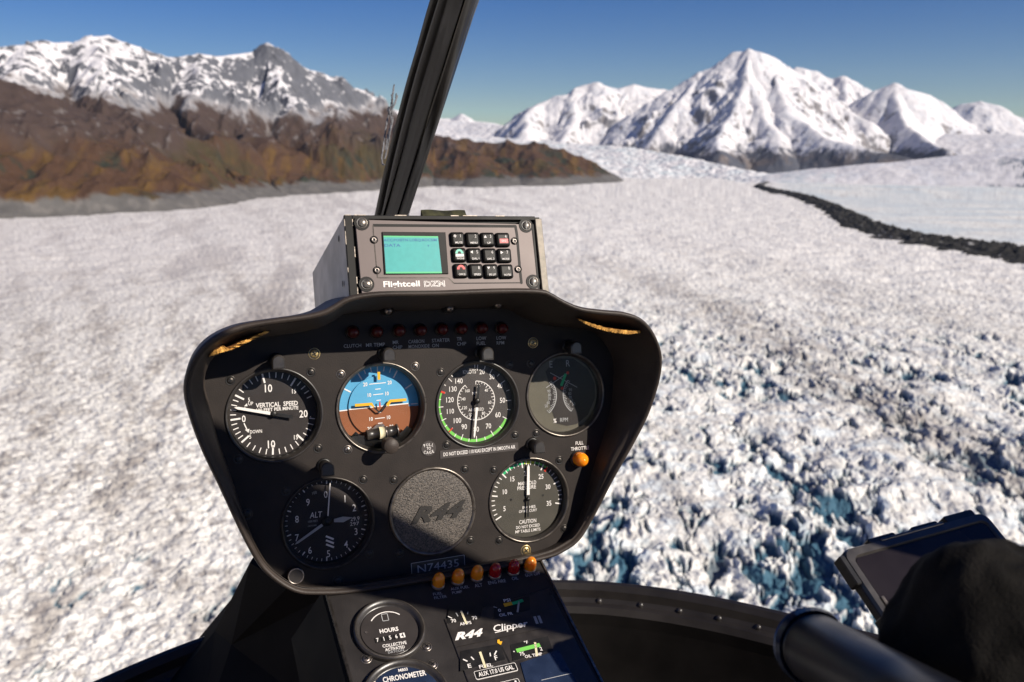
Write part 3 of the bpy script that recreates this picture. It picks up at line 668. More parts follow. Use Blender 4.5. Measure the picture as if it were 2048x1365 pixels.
# right sub panel
mb = MB(); L = [Q(888, 1240), Q(1098, 1178), Q(1160, 1300), Q(1200, 1372), Q(990, 1420), Q(935, 1365)]
mb.prism(L[::-1], 0, 1.2, 'bezel', .5); sub = mb.obj('engine_gauge_panel', con)
zs = 1.5
mb = MB()
mb.text('R44', *Q(943, 1271, zs), 1, zs, 'white', width=.1) if False else None
TX(mb, CF, 'R44', 938, 1269, 15, zs, 'white', wpx=62, bold=.05, shear=.4, rot=0)
TX(mb, CF, 'Clipper', 1022, 1254, 17, zs, 'white', wpx=72, bold=.012, shear=.25); mb.line(Q(990, 1266, zs), Q(1052, 1250, zs), .7, zs, 'white')
TX(mb, CF, 'II', 1076, 1240, 15, zs, 'dimwhite', wpx=14, bold=.03)
mb.obj('model_lettering', con)
def arcg(name, lab, pts, texts, extra):
    q = Vector((sum(p.x for p in pts) / len(pts), sum(p.y for p in pts) / len(pts)))
    mb = MB(); mb.prism(pts, zs - .2, zs + .1, 'black'); g = mb.obj(name, con); g['label'] = lab
    mb = MB(); z = zs + .3
    for s, px, py, h, w in texts: TX(mb, CF, s, px, py, h, z, 'white', wpx=w, bold=.015)
    for (x0, y0, x1, y1, w, m) in extra: mb.line(Q(x0, y0, z + .2), Q(x1, y1, z + .2), w, z + .2, m)
    mb.obj('dial_face', g); return g
arcg('ammeter', 'small ammeter with pale needle above the lettering', [Q(893, 1250), Q(960, 1238), Q(965, 1215), Q(945, 1205), Q(898, 1212)],
     (('70', 907, 1242, 7, 10), ('AMPS', 931, 1247, 6, 24), ('70', 949, 1236, 7, 10)),
     ((896, 1233, 904, 1237, .8, 'white'), (912, 1226, 916, 1233, .8, 'dimwhite'), (933, 1248, 922, 1222, 1.8, 'cream'), (935, 1229, 936, 1224, .8, 'dimwhite')))
arcg('oil_pressure_gauge', 'small oil pressure gauge in shade with yellow mark', [Q(985, 1240), Q(1060, 1222), Q(1058, 1195), Q(990, 1210)],
     (('PSI', 1014, 1201, 6, 14), ('0', 999, 1221, 6, 6), ('OIL PR', 1012, 1229, 6, 28)),
     ((1008, 1211, 1024, 1207, 3.6, 'yellow'), (1024, 1208, 1046, 1201, 3, 'dgreen'), (1035, 1225, 1038, 1203, 1.6, 'dimwhite'), (987, 1214, 994, 1216, .9, 'dimwhite')))
g = arcg('fuel_gauge', 'small fuel gauge marked E and F, needle near the middle', [Q(920, 1345), Q(1010, 1322), Q(1000, 1290), Q(920, 1305)],
     (('E', 939, 1332, 8, 7), ('F', 992, 1316, 9, 6), ('FUEL', 972, 1332, 7, 28)),
     ((926, 1319, 935, 1323, 1.1, 'white'), (942, 1314, 948, 1320, 1, 'white'), (980, 1306, 981, 1313, .9, 'white'), (993, 1302, 989, 1310, 1.1, 'white'), (971, 1336, 960, 1304, 2.0, 'cream')))
g = arcg('oil_temperature_gauge', 'small oil temperature gauge with green band', [Q(1025, 1325), Q(1105, 1303), Q(1095, 1275), Q(1020, 1292)],
     (('°F', 1052, 1285, 6, 8), ('75', 1044, 1308, 7, 10), ('OIL TEMP', 1067, 1311, 6, 36), ('2', 1082, 1298, 7, 5)),
     ((1033, 1302, 1080, 1290, 3.6, 'green'), (1074, 1312, 1070, 1285, 1.9, 'cream'), (1027, 1303, 1029, 1304, 1, 'white')))
mb = MB(); mb.prism([Q(994, 1283), Q(998, 1282), Q(999, 1286), Q(1004, 1286), Q(1001, 1293), Q(994, 1289)][::-1], zs, zs + .4, 'yellow')
mb.line(Q(912, 1297), Q(1092, 1258), .5, zs, 'darksteel'); mb.line(Q(1003, 1295), Q(1020, 1330), 1.2, zs, 'black'); mb.obj('pointer_mark', con)
def plate(px, py, w, h, rt, s, lab, text_h):
    mb = MB(); q = Q(px, py, zs); a_, b_ = CF.sc(px, py); W, Hh = w * a_, h * b_; cr, sr = math.cos(rt), math.sin(rt)
    def T2(pp): return [(q.x + x * cr - y * sr, q.y + x * sr + y * cr) for x, y in pp]
    mb.prism(T2(rrect(-W / 2, W / 2, -Hh / 2, Hh / 2, 1.5)), zs - .2, zs + .3, 'white'); mb.prism(T2(rrect(-W / 2 + .5, W / 2 - .5, -Hh / 2 + .5, Hh / 2 - .5, 1.2)), zs, zs + .5, 'black')
    if s: mb.text(s, q.x, q.y, text_h, zs + .7, 'white', width=W * .84, rot=rt, bold=.02)
    o = mb.obj('placard', con); o['label'] = lab
pa, pb = Q(960, 1344), Q(1040, 1326); rt = math.atan2(pb.y - pa.y, pb.x - pa.x)
plate(992, 1343, 88, 17, rt, 'AUX 17.0 US GAL', 'rounded placard reading AUX 17.0 US GAL', 4.2)
plate(1002, 1374, 80, 17, rt, 'MAIN', 'rounded placard just cut by the bottom edge', 4.2)
mb = MB(); L = [Q(1040, 1329), Q(1116, 1303), Q(1160, 1380), Q(1060, 1400)]; mb.prism(L[::-1], zs - .2, zs + .5, 'bluescreen'); mb.line(Q(1082, 1364), Q(1142, 1350), .5, zs + .7, 'dimwhite'); o = mb.obj('cover_plate', con); o['label'] = 'dark blue glossy plate at the lower right of the console'

# ================================================================== PHONE CONTROL UNIT
tb = .2
BU = PU.copy(); BV = (PV * math.cos(tb) - PN * math.sin(tb)).normalized(); BN = BU.cross(BV)
oo = PF.loc(895, 582, 62); BO = PF.w(oo.x, oo.y, 62); BF = Frame(BO, BU, BV, BN); B = BF.loc
box = thing('phone_control_unit', 'metal cased phone control unit with cyan screen and keypad on top of the pod', 'control unit', BF)
tl, tr, br, bl = B(688, 433), B(1079, 440), B(1094, 590), B(703, 600)
TLw = BF.w(tl.x, tl.y)
def side(px, py):      # intersect the pixel ray with the left side plane
    d = ray(px, py); t = TLw.dot(BU) / d.dot(BU); w = d * t - BO
    return (w.dot(BU) * 1000, w.dot(BV) * 1000, w.dot(BN) * 1000)
s1, s2 = side(625, 546), side(632, 640)
mb = MB(); W = tr.x - tl.x
vs = [(tl.x, tl.y, 0), (tl.x, s1[1], s1[2]), (tl.x, s2[1], s2[2]), (bl.x, bl.y, 0)]
vs2 = [(tr.x, y, z) for x, y, z in vs]
mb.add(vs + vs2, [[0, 1, 2, 3], [0, 4, 5, 1], [1, 5, 6, 2], [7, 6, 5, 4]], 'case'); mb.add([vs[0], vs[3], vs2[3], vs2[0]], [[0, 1, 2, 3]], 'caseblack')
cs = mb.obj('case', box)
mb = MB()   # dark front frame with worn edges
mb.box(tl.x - .6, tl.x + 6, bl.y, tl.y, 0, 3.5, 'caseblack', .5); mb.box(tr.x - 5.5, tr.x + .6, bl.y, tr.y, 0, 3.5, 'sidemetal', .5)
mb.box(tl.x + 5.9, tr.x - 5.4, tl.y - 3.4, tl.y, 0, 3.4, 'caseblack', .4)
rnd = random.Random(3)
x = tl.x
while x < tr.x - 3:
    w = rnd.uniform(2, 14); h_ = rnd.uniform(.4, .9)
    if rnd.random() < .6: mb.box(x, min(x + w, tr.x), tl.y - h_ * .5, tl.y + .25, 2.5, 3.75, 'chip')
    x += w + rnd.uniform(.5, 4)
y = bl.y
while y < tl.y - 3:
    h_ = rnd.uniform(3, 12)
    if rnd.random() < .6: mb.box(tl.x + 5.6, tl.x + 6.15, y, y + h_, 2.8, 3.8, 'chip')
    if rnd.random() < .6: mb.box(tl.x - .75, tl.x - .3, y, y + h_, 2.5, 3.7, 'chip')
    y += h_ + rnd.uniform(1, 4)
mb.obj('front_frame', box)
for px, py in ((678, 478), (686, 568)):
    p = side(px, py); m2 = MB(); ring = [(tl.x - .4, p[1] + 2.6 * math.cos(k * math.pi / 8), p[2] + 2.6 * math.sin(k * math.pi / 8)) for k in range(16)]
    m2.add(ring, [list(range(16))], 'caseblack'); m2.obj('rivet', cs)
p0, p1, p2, p3 = B(710, 439, 5), B(1063, 449, 5), B(1078, 590, 5), B(724, 594, 5)
mb = MB(); mb.prism([p3, p2, p1, p0], 2, 5, 'alu', .4)
mb.prism([B(1063, 449, 5), B(1077, 590, 5), B(1080, 590, 5), B(1067, 449, 5)][::1], 2, 5.3, 'caseblack')
fpl = mb.obj('faceplate', box)
def grect(mb, A, z0, z1, m): mb.prism(A, z0, z1, m)
mb = MB(); z = 5.15   # groove outline around screen and keys
gp = [(746, 451), (1031, 453), (1034, 470), (1040, 540), (1043, 566), (908, 567), (897, 556), (755, 556), (750, 500), (747, 470)]
gl = [B(a, b, z) for a, b in gp]
for i in range(len(gl)):
    a, b = gl[i], gl[(i + 1) % len(gl)]; w = 2.3 if i in (0, 1, 2, 3) else .8
    mb.line(a, b, w, z + (.02 * (i % 2)), 'caseblack' if i < 5 else 'darksteel')
for i in (1, 2, 3, 4): mb.disc(gl[i].x, gl[i].y, 1.15, z + .01, 'caseblack', 12)
mb.obj('groove', fpl)
sc_ = [B(764, 464, 6), B(891, 465, 6), B(897, 548, 6), B(769, 549, 6)]
mb = MB(); mb.prism(sc_[::-1], 5.05, 6.2, 'caseblack', .4); mb.obj('bezel', fpl)
lc = [B(767, 472, 6.4), B(876, 473, 6.4), B(884, 547, 6.4), B(772, 547.5, 6.4)]
mb = MB(); mb.prism(lc[::-1], 6.2, 6.4, 'lcd'); lt = [lc[0], lc[1], lc[1].lerp(lc[2], .04), lc[0].lerp(lc[3], .04)]; mb.prism(lt[::-1], 6.41, 6.5, 'lcdtop'); lt = [lc[0].lerp(lc[3], .955), lc[1].lerp(lc[2], .955), lc[2], lc[3]]; mb.prism(lt[::-1], 6.41, 6.5, 'lcdtop')
TX(mb, BF, 'ACC:POSITN LORQ:ROCSIM', 821, 481, 6, 6.6, 'lcdink', wpx=106, bold=.012); TX(mb, BF, 'DATA', 785, 491, 6, 6.6, 'lcdink', wpx=32, bold=.012); TX(mb, BF, 'v', 857, 492, 5, 6.6, 'lcdink', bold=.012)
o = mb.obj('screen', box); o['label'] = 'cyan lit screen with two faint lines of dark text'
keys = [('+', '1', 'MUTE'), ('', '2', 'MENU'), ('^', '3', 'UP'), ('', '4', 'RED'), ('ph', '', 'PHONE'), ('<', '5', 'DIAL 1'), ('', '6', 'DIAL 2'), ('>', '7', 'MODE'), ('rp', '', 'CANCEL'), ('', '8', 'SPEED'), ('v', '9', 'SPD LIST'), ('', '0', 'NOTES')]
for i, (ic, num, s) in enumerate(keys):
    r_, k = divmod(i, 4)
    px = 915 + k * 30.2 + r_ * 3.4; py = 478.5 + r_ * 31.6 + k * .4
    q = B(px, py, 7); a, b = BF.sc(px, py, 7); w_, h_ = 13.4 * a, 13.6 * b
    mb = MB(); mb.prism(rrect(q.x - w_ - .3, q.x + w_ + .3, q.y - h_ - .3, q.y + h_ + .3, 1.8), 5.05, 5.5, 'caseblack')
    pr = rrect(q.x - w_, q.x + w_, q.y - h_, q.y + h_, 1.8); pr2 = inset(pr, .9); pr3 = inset(pr, 2.1)
    n = len(pr); vv = [(p[0], p[1], 5.4) for p in pr] + [(p[0], p[1], 7.0) for p in pr] + [(p[0], p[1], 7.8) for p in pr2] + [(p[0], p[1], 8.0) for p in pr3]
    mb.add(vv, [[l * n + j, l * n + (j + 1) % n, (l + 1) * n + (j + 1) % n, (l + 1) * n + j] for l in range(3) for j in range(n)], 'key', True); mb.poly(pr3, 8.01, 'key')
    zt = 8.1
    if s == 'RED': mb.box(q.x - 3.2, q.x + 4.2, q.y - 3.2, q.y + .4, zt, zt + .1, 'keyred'); mb.text('SEND', q.x + .5, q.y - 1.4, 1.5, zt + .2, 'white')
    else: mb.text(s, q.x + .6, q.y - 3.3, 1.7, zt, 'white', width=6 if len(s) > 3 else 3, bold=.01)
    if num: mb.text(num, q.x + 2.4, q.y + 2.4, 2.6, zt, 'white')
    if ic == '^': mb.poly([(q.x - 3.6, q.y + 1.2), (q.x - 1, q.y + 1.2), (q.x - 2.3, q.y + 3.4)], zt, 'white')
    elif ic == 'v': mb.poly([(q.x - 3.6, q.y + 3.4), (q.x - 2.3, q.y + 1.2), (q.x - 1, q.y + 3.4)][::1], zt, 'white')
    elif ic == '<': mb.poly([(q.x - 3.6, q.y + 2.3), (q.x - 1.4, q.y + 1), (q.x - 1.4, q.y + 3.6)], zt, 'white')
    elif ic == '>': mb.poly([(q.x - 1.2, q.y + 2.3), (q.x - 3.6, q.y + 3.6), (q.x - 3.6, q.y + 1)], zt, 'white')
    elif ic == '+': mb.box(q.x - 3.6, q.x - 1, q.y + 2, q.y + 2.6, zt, zt + .05, 'white'); mb.box(q.x - 2.6, q.x - 2, q.y + 1, q.y + 3.6, zt + .06, zt + .1, 'white')
    elif ic in ('ph', 'rp'):
        m_ = 'keygreen' if ic == 'ph' else 'keyred'; mb.arc(q.x, q.y + 1.4, 1.4, 3.2, 15, 165, zt, m_, 10); mb.box(q.x - 3.4, q.x - 1.4, q.y + .8, q.y + 2.2, zt + .02, zt + .08, m_); mb.box(q.x + 1.4, q.x + 3.4, q.y + .8, q.y + 2.2, zt + .02, zt + .08, m_)
        if ic == 'ph': mb.box(q.x - 3.4, q.x + 3.6, q.y - 1.8, q.y + .5, zt, zt + .06, 'white')
    o = mb.obj('key', box)
    o['label'] = {'RED': 'keypad key with red marking', 'PHONE': 'keypad key with green handset', 'CANCEL': 'keypad key with red handset'}.get(s, 'black keypad key with white marking')
for px, py, an in ((724, 445.5, 80), (1052.5, 451, 80), (733.5, 568.5, -40), (1067, 563.5, 85)):
    q = B(px, py, 6); mb = MB(); mb.disc(q.x, q.y, 6.2, 5.5 if px < 1060 else 5.6, 'caseblack', 28); mb.obj('screw_recess', fpl); screw(box, q.x, q.y, 5.6, 3.3, 'ring', an, slot=True)
for px, py in ((748.5, 479.5), (754.5, 540.5), (1029.5, 482), (1037, 538.5)):
    q = B(px, py, 6); mb = MB(); mb.lathe(q.x, q.y, [(3.2, 5.3), (3.2, 5.6), (2.6, 5.65)], 'caseblack', 20); mb.lathe(q.x - .3, q.y - .2, [(2.1, 5.6), (2.0, 6.4), (1.0, 6.4), (.9, 5.6)], 'steel', 20); mb.disc(q.x - .3, q.y - .2, .95, 5.7, 'black', 10); mb.obj('small_screw', box)
mb = MB(); TX(mb, BF, 'Flightcell', 803.5, 570, 15.5, 5.3, 'white', wpx=73, bold=.03); TX(mb, BF, 'DZM', 869, 568, 12, 5.3, 'white', wpx=42, bold=.045); TX(mb, BF, 'DZM', 869, 568, 10.8, 5.4, 'alu', wpx=39, bold=-.018)
mb.obj('lettering', fpl)

# folded tape on top of the unit
ta, tb_, tc_, td = B(845, 434, -25), B(933, 436, -25), B(936, 417, -25), B(847, 416, -25)
mb = MB(); pts = [ta, tb_, tc_, td]; n = 12; vs = []
for k in range(n + 1):
    t = k / n; lo = Vector(ta).lerp(tb_, t); hi = Vector(td).lerp(tc_, t); wob = .5 * math.sin(t * 9)
    vs += [(lo.x, lo.y - 2, -22 + wob), (lo.x, hi.y - 1 + wob * .5, -28 + wob), (lo.x, hi.y - 1.3, -29 + wob), (lo.x, lo.y - 2, -34 + wob)]
fs = [[4 * k + j, 4 * k + 4 + j, 4 * k + 5 + j, 4 * k + 1 + j] for k in range(n) for j in range(3)]
mb.add(vs, fs, 'tape', False); tp = mb.obj('tape_strip', frame=BF); tag(tp, 'olive strip of folded tape standing on the phone control unit', 'tape')

# ================================================================== WINDSHIELD POST
post = thing('windshield_post', 'black centre windshield post leaning right behind the phone control unit', 'post', loc=at(782, 430, 1.15))
def post_pt(px, py): # depth runs linearly with height
    return at(px, py, .88 + (1.14 - .88) * (py / 430.))
Lp = [(737, 460), (745.7, 424), (762, 346), (779, 274), (805.5, 169), (830, 84), (853, 0), (885, -100), (930, -230)]
Rp = [(800, 460), (809, 425.6), (829, 350), (848, 278), (886, 141), (912, 65), (937, 0), (975, -95), (1025, -220)]
Mp = [(753, 460), (763, 424), (780, 346), (797, 274), (824, 169), (849, 84), (875, 0), (908, -97), (954, -226)]
def lerp_path(A, B_, t): return [(a[0] + (b[0] - a[0]) * t, a[1] + (b[1] - a[1]) * t) for a, b in zip(A, B_)]
def strip(rows, m, name, back):
    mb = MB(); k = len(rows); n = len(rows[0]); vs = [p - post.location for r in rows for p in r]
    fs = [[i * n + j, i * n + j + 1, ((i + 1) % k) * n + j + 1, ((i + 1) % k) * n + j] for i in range(k) for j in range(n - 1)]
    mb.add(vs, fs, m, True); return mb.obj(name, post, k=1.)
def prow(A, dz): return [p + ray(CX, CY).normalized() * dz for p in spline([post_pt(*q) for q in A], 40, False)]
def profile(A, B_, zs):  # rows across from A to B with depth offsets
    return [prow(lerp_path(A, B_, t), dz) for t, dz in zs]
strip(profile(Lp, Mp, [(0, .018), (.08, .012), (.5, .010), (.95, .010), (1, .03), (.5, .035), (0, .03)]), 'post', 'glass_flange', .02)
strip(profile(Mp, Rp, [(0, .004), (.03, -.001), (.12, -.004), (.3, -.006), (.5, -.007), (.7, -.006), (.88, -.003), (.97, .003), (1, .012), (.9, .05), (.5, .06), (.1, .05)]), 'post', 'tube_section', .05)
Rs = [(a + 3.2, b) for a, b in Rp]; Rs2 = [(a + 1.3, b) for a, b in Rp]
strip(profile(Rs2, Rs, [(0, .012), (1, .012), (1, .03), (0, .03)]), 'black', 'glass_seal', .02)
# yaw string tufts tied outside the glass
def yarn(paths, d, lab, knots=()):
    mb = MB(); o0 = at(paths[0][0][0], paths[0][0][1], d); rn = random.Random(5)
    for p in paths:
        P3 = spline([at(x + rn.uniform(-.8, .8), y, d + rn.uniform(-.004, .004)) - o0 for x, y in p], 18, False)
        for s_ in range(2):
            tube(mb, [q + Vector((math.sin(i * 1.3 + s_ * 3) * .0006, 0, math.cos(i * 1.3 + s_ * 3) * .0006)) for i, q in enumerate(P3)], .00085, 'string', 6)
    for (x, y, r) in knots:
        c = at(x, y, d) - o0; tube(mb, [c + Vector((0, 0, -.004)), c, c + Vector((0, 0, .004))], [r * .6, r, r * .6], 'string', 8)
    o = mb.obj('yaw_string', k=1.); o.location = o0; tag(o, lab, 'yaw string', 'yaw strings tied either side of the windshield post')
yarn([[(788, 170), (784, 195), (781, 218)], [(793, 188), (790, 205), (781, 220)], [(783, 190), (785, 205), (780, 221)], [(795, 192), (786, 214), (780, 220)], [(781, 218), (786, 238), (781, 262), (775, 290), (770, 318)], [(780, 220), (774, 245), (769, 275), (765, 300), (763, 318)], [(779, 222), (783, 245), (777, 270), (771, 300)], [(763, 318), (765, 328), (768, 330)]], 1.2, 'frayed grey yarn hanging left of the windshield post', [(780, 220, .004)])
yarn([[(881, 176), (878, 190), (872, 205)], [(876, 178), (881, 188), (870, 212)], [(879, 172), (874, 192), (868, 215)], [(862, 240), (850, 290), (842, 330)]], 1.2, 'short frayed yarn showing right of the windshield post')
HAZE = .000011
# ================================================================== NOSE, SUPPORT, TABLET, STICK
sillpx = [(-420, 1700), (-150, 1520), (100, 1400), (185, 1365), (260, 1332), (350, 1295), (430, 1266), (560, 1222), (700, 1190), (850, 1170), (980, 1161), (1098, 1160), (1200, 1163), (1300, 1173), (1380, 1185), (1460, 1200), (1540, 1218), (1620, 1238), (1700, 1256), (1770, 1273), (1900, 1312), (2050, 1370), (2300, 1490), (2600, 1660)]
Cw = []
for px, py in sillpx:
    d = ray(px, py); Cw.append(d * (-.62 / d.z))
Cw = spline(Cw, 150, False)
org = Vector((0, .75, -.62))
rows = []
for inn, dz in ((.03, -.5), (-.02, -.03), (-.004, -.002), (0, 0), (.006, -.001), (.013, -.008), (.015, -.019), (.020, -.024), (.028, -.026), (.034, -.034), (.036, -.05), (.10, -.30), (.45, -.46), (.46, -.47)):
    row = []
    for i, p in enumerate(Cw):
        t = (Cw[min(i + 1, len(Cw) - 1)] - Cw[max(i - 1, 0)]).normalized(); nrm = Vector((t.y, -t.x, 0))
        if nrm.dot(org - p) < 0: nrm = -nrm
        row.append(p + nrm * inn + Vector((0, 0, dz)) - org)
    rows.append(row)
mb = MB(); n = len(Cw)
for i in range(len(rows) - 1):
    mb.add(rows[i] + rows[i + 1], [[j, j + 1, n + j + 1, n + j] for j in range(n - 1)], 'floor' if i >= 9 else 'sill', True)
nose = mb.obj('nose_frame', k=1.); nose.location = org
tag(nose, 'black curved lower windshield frame of the cabin nose with a row of rivets', 'cabin frame')
k = 0
for i in range(60, len(Cw) - 30, 1):
    pass
acc = 0; last = None
for i in range(len(Cw)):
    p = Cw[i]
    if last is not None: acc += (p - last).length
    last = p
    if p.x > .0 and p.x < .75 and acc > .05:
        acc = 0; t = (Cw[i + 1] - p).normalized(); nrm = Vector((t.y, -t.x, 0))
        if nrm.dot(org - p) < 0: nrm = -nrm
        c = p + nrm * .0175 + Vector((0, 0, -.0215)); nn = (nrm * .7 + Vector((0, 0, .7))).normalized(); t2 = nn.cross(t)
        m2 = MB(); ring = []
        for rr, hh in ((.0042, -.001), (.0038, .0015), (.002, .0028)): ring += [c + (t * math.cos(q * math.pi / 6) + t2 * math.sin(q * math.pi / 6)) * rr + nn * hh - org for q in range(12)]
        m2.add(ring, [[l * 12 + q, l * 12 + (q + 1) % 12, (l + 1) * 12 + (q + 1) % 12, (l + 1) * 12 + q] for l in range(2) for q in range(12)] + [[24 + q for q in range(12)]], 'bezel', True)
        m2.obj('rivet', nose, k=1.)
# support gusset under the pod
V = lambda px, py, d: at(px, py, d)
A_, B1, C1, D1, E1, F1, G1, H1 = V(500, 1125, .93), V(575, 1176, .87), V(430, 1262, 1.12), V(463, 1290, 1.02), V(662, 1188, .84), V(712, 1480, .76), V(400, 1480, .90), V(250, 1480, 1.05)
o0 = B1.copy(); fr = [A_, B1, C1, D1, E1, F1, G1, H1]; bk = [p + Vector((0, .12, 0)) for p in fr]
mb = MB(); mb.add([p - o0 for p in fr + bk], [[0, 2, 3, 1], [1, 3, 6, 5, 4], [2, 7, 6, 3], [8, 9, 11, 10], [9, 12, 13, 14, 11], [10, 11, 14, 15], [0, 8, 10, 2], [2, 10, 15, 7], [7, 15, 14, 6], [6, 14, 13, 5], [5, 13, 12, 4], [4, 12, 9, 1], [1, 9, 8, 0]], 'floor')
gs = mb.obj('support_bracket', k=1.); gs.location = o0; tag(gs, 'folded black support bracket under the left side of the instrument pod', 'bracket')
# tablet
def basis(px, py, d, du, dv):   # du, dv: px,py,depth deltas
    o = at(px, py, d); u = (at(px + du[0], py + du[1], d + du[2]) - o).normalized(); v = -(at(px + dv[0], py + dv[1], d + dv[2]) - o); v = (v - v.dot(u) * u).normalized()
    n = u.cross(v)
    if n.dot(o) > 0: n = -n
    return Frame(o, u, v, n)
TF = basis(1690, 1112, .62, (180, -50, .035), (110, 175, -.04)); Tq = TF.loc
tab = thing('tablet', 'tablet in a bumpered black case at the right, screen dark with faint reflections', 'tablet', TF)
tw, th = 140., 160.
q = Tq(1870, 1062); q3 = Tq(1850, 1365)
mb = MB(); mb.prism(rrect(-3, tw, -th * 1.5, 4, 9), -7, 0, 'black', 1.5); mb.obj('case', tab)
mb = MB()
for a_, b_ in ((rrect(-3, tw, -th * 1.5, 4, 9), rrect(4, tw - 6, -th * 1.5 + 7, -3.5, 5)),):
    nn = len(a_); vs = [(p[0], p[1], 0) for p in a_] + [(p[0], p[1], 2.2) for p in inset(a_, 1.2)] + [(p[0], p[1], 2.2) for p in inset(b_, -1.)] + [(p[0], p[1], .6) for p in b_]
    mb.add(vs, [[l * nn + j, l * nn + (j + 1) % nn, (l + 1) * nn + (j + 1) % nn, (l + 1) * nn + j] for l in range(3) for j in range(nn)], 'bezel')
for x, y, w_, h_ in ((24, 4, 26, 2.6), (66, 4, 26, 2.6), (100, 4, 30, 4), (-7, -6, 5, 16), (-6, -52, 4, 18)):
    mb.prism(rrect(x, x + w_, y - 2, y + h_, 1.8) if w_ > 6 else rrect(x, x + w_, y - h_, y + 6, 1.2), -6, 2.2, 'black', .8)
mb.prism(rrect(34, 96, 2.2, 4.2, .8), -4, 3.0, 'tape' if False else 'ring', .4)
mb.prism(rrect(3, 6, -62, -34, 1), 0, 3.4, 'ring', .4)
mb.obj('bumper', tab)
mb = MB(); mb.prism(rrect(4.5, tw - 6.5, -th * 1.5 + 7.5, -4, 4.5), 0, .9, 'tabglass'); mb.obj('screen', tab)
# control stick
p0, p1 = at(1622, 1292, .46), at(2080, 1560, .30); ax = (p1 - p0).normalized()
mb = MB(); L = (p1 - p0).length
tube(mb, [ax * -.004, Vector((0, 0, 0)), ax * .003], [.0185, .0195, .0185], 'blueedge', 40)
tube(mb, [ax * .003, ax * .006, ax * (L * .5), ax * L], [.0165, .0172, .0172, .0172], 'grip', 40)
tube(mb, [ax * -.006, ax * -.0045], [.015, .0175], 'grip', 40)
st = mb.obj('grip_tube', k=1.); st.location = p0; tag(st, 'thick black tubular grip reaching in from the lower right corner', 'grip tube')
# padded dark bundle in front of the tablet
def blob(c, rx, ry, rz, seed, ext=None):
    bm = bmesh.new(); bmesh.ops.create_icosphere(bm, subdivisions=5, radius=1)
    from mathutils import noise
    for v in bm.verts:
        n_ = noise.fractal(v.co * 1.4 + Vector((seed, 0, 0)), 1, 2, 4); n2 = noise.fractal(v.co * 6 + Vector((seed, 5, 0)), 1, 2, 3)
        v.co *= 1 + .09 * n_ + .015 * n2
        v.co = Vector((v.co.x * rx, v.co.y * ry, v.co.z * rz))
    return bm
dd = .42
bm = blob(None, .047, .05, .07, 2.); me = bpy.data.meshes.new('padded_bundle')
bm2 = blob(None, .045, .05, .075, 7.)
for v in bm2.verts: v.co += Vector((.050, .0, -.022))
tmp = bpy.data.meshes.new('t'); bm2.to_mesh(tmp); bm.from_mesh(tmp); bpy.data.meshes.remove(tmp)
for f in bm.faces: f.smooth = True
bm.to_mesh(me); me.materials.append(M['fabric']); bn = bpy.data.objects.new('padded_bundle', me); C.objects.link(bn); bn.location = at(1972, 1362, dd)
tag(bn, 'dark soft rounded bundle in the lower right corner in front of the tablet', 'bundle')
# cabin shell round the camera: floor, roof, rear wall, doors with window openings
def bxo(name, x0, x1, y0, y1, z0, z1, m, parent):
    mb = MB(); mb.box(x0, x1, y0, y1, z0, z1, m, .01); return mb.obj(name, parent, k=1.)
cab = thing('cabin_shell', 'grey lined helicopter cabin shell with floor, roof and doors round the camera', 'cabin', loc=(0, 0, 0))
bxo('floor', -.78, .78, -1.3, 1.05, -1.13, -1.10, 'floor', cab)
bxo('roof', -.78, .70, -1.0, .1, .62, .66, 'liner', cab)
bxo('rear_wall', -.78, .78, -1.34, -1.3, -1.1, -.15, 'liner', cab)
bxo('door', -.80, -.76, -1.3, .55, -1.1, -.30, 'liner', cab); bxo('door', .76, .80, -1.3, .55, -1.1, -.38, 'liner', cab)
bxo('pillar', -.80, -.76, -.55, -.42, -.3, .62, 'liner', cab); bxo('pillar', .76, .80, -.75, -.62, -.38, .62, 'liner', cab)
for sx, nm in ((-.38, 'left'), (.40, 'right')):
    st_ = thing('seat', 'grey cabin seat on the %s, behind the camera' % nm, 'seat', loc=(sx, -.45, -1.1))
    bxo('seat_base', -.24, .24, -.25, .25, 0, .38, 'liner', st_); bxo('backrest', -.24, .24, -.37, -.26, .2, 1.0, 'liner', st_)
# ------------------------------------------------------------------ sun
SA, SB = .72, .58
S = (PU * SA + PV * SB + PN).normalized()
# unseen tube added at the right to throw the diagonal shadow across the gauges
qa = PF.w(*P(430, 965)); qb = CF.w(*Q(1040, 1192)); tt = .80
pa_, pb_ = qa + S * tt, qb + S * tt
dv = (pb_ - pa_).normalized()
mb = MB(); tube(mb, [pa_ - pa_, pa_ + dv * .02 - pa_, pb_ - pa_, pb_ + dv * .35 - pa_], .033, 'post', 20)
pe = pb_ + dv * ((.79 - pb_.x) / dv.x if dv.x > .05 else .35); tube(mb, [pb_ + dv * .34 - pa_, pe - pa_], .033, 'post', 20); tube(mb, [Vector((0, 0, 0)), Vector((.34, .06, .645)) - pa_], .033, 'post', 20)
df = mb.obj('shadow_bar', k=1.); df.location = pa_; tag(df, 'black tube out of view at the right, added to throw the diagonal shadow', 'door frame')
print('shadowbar', pa_, pb_, 'proj', [((q.x / (q.y * COSP - q.z * SINP)) * F + CX) for q in (pa_, pb_)])
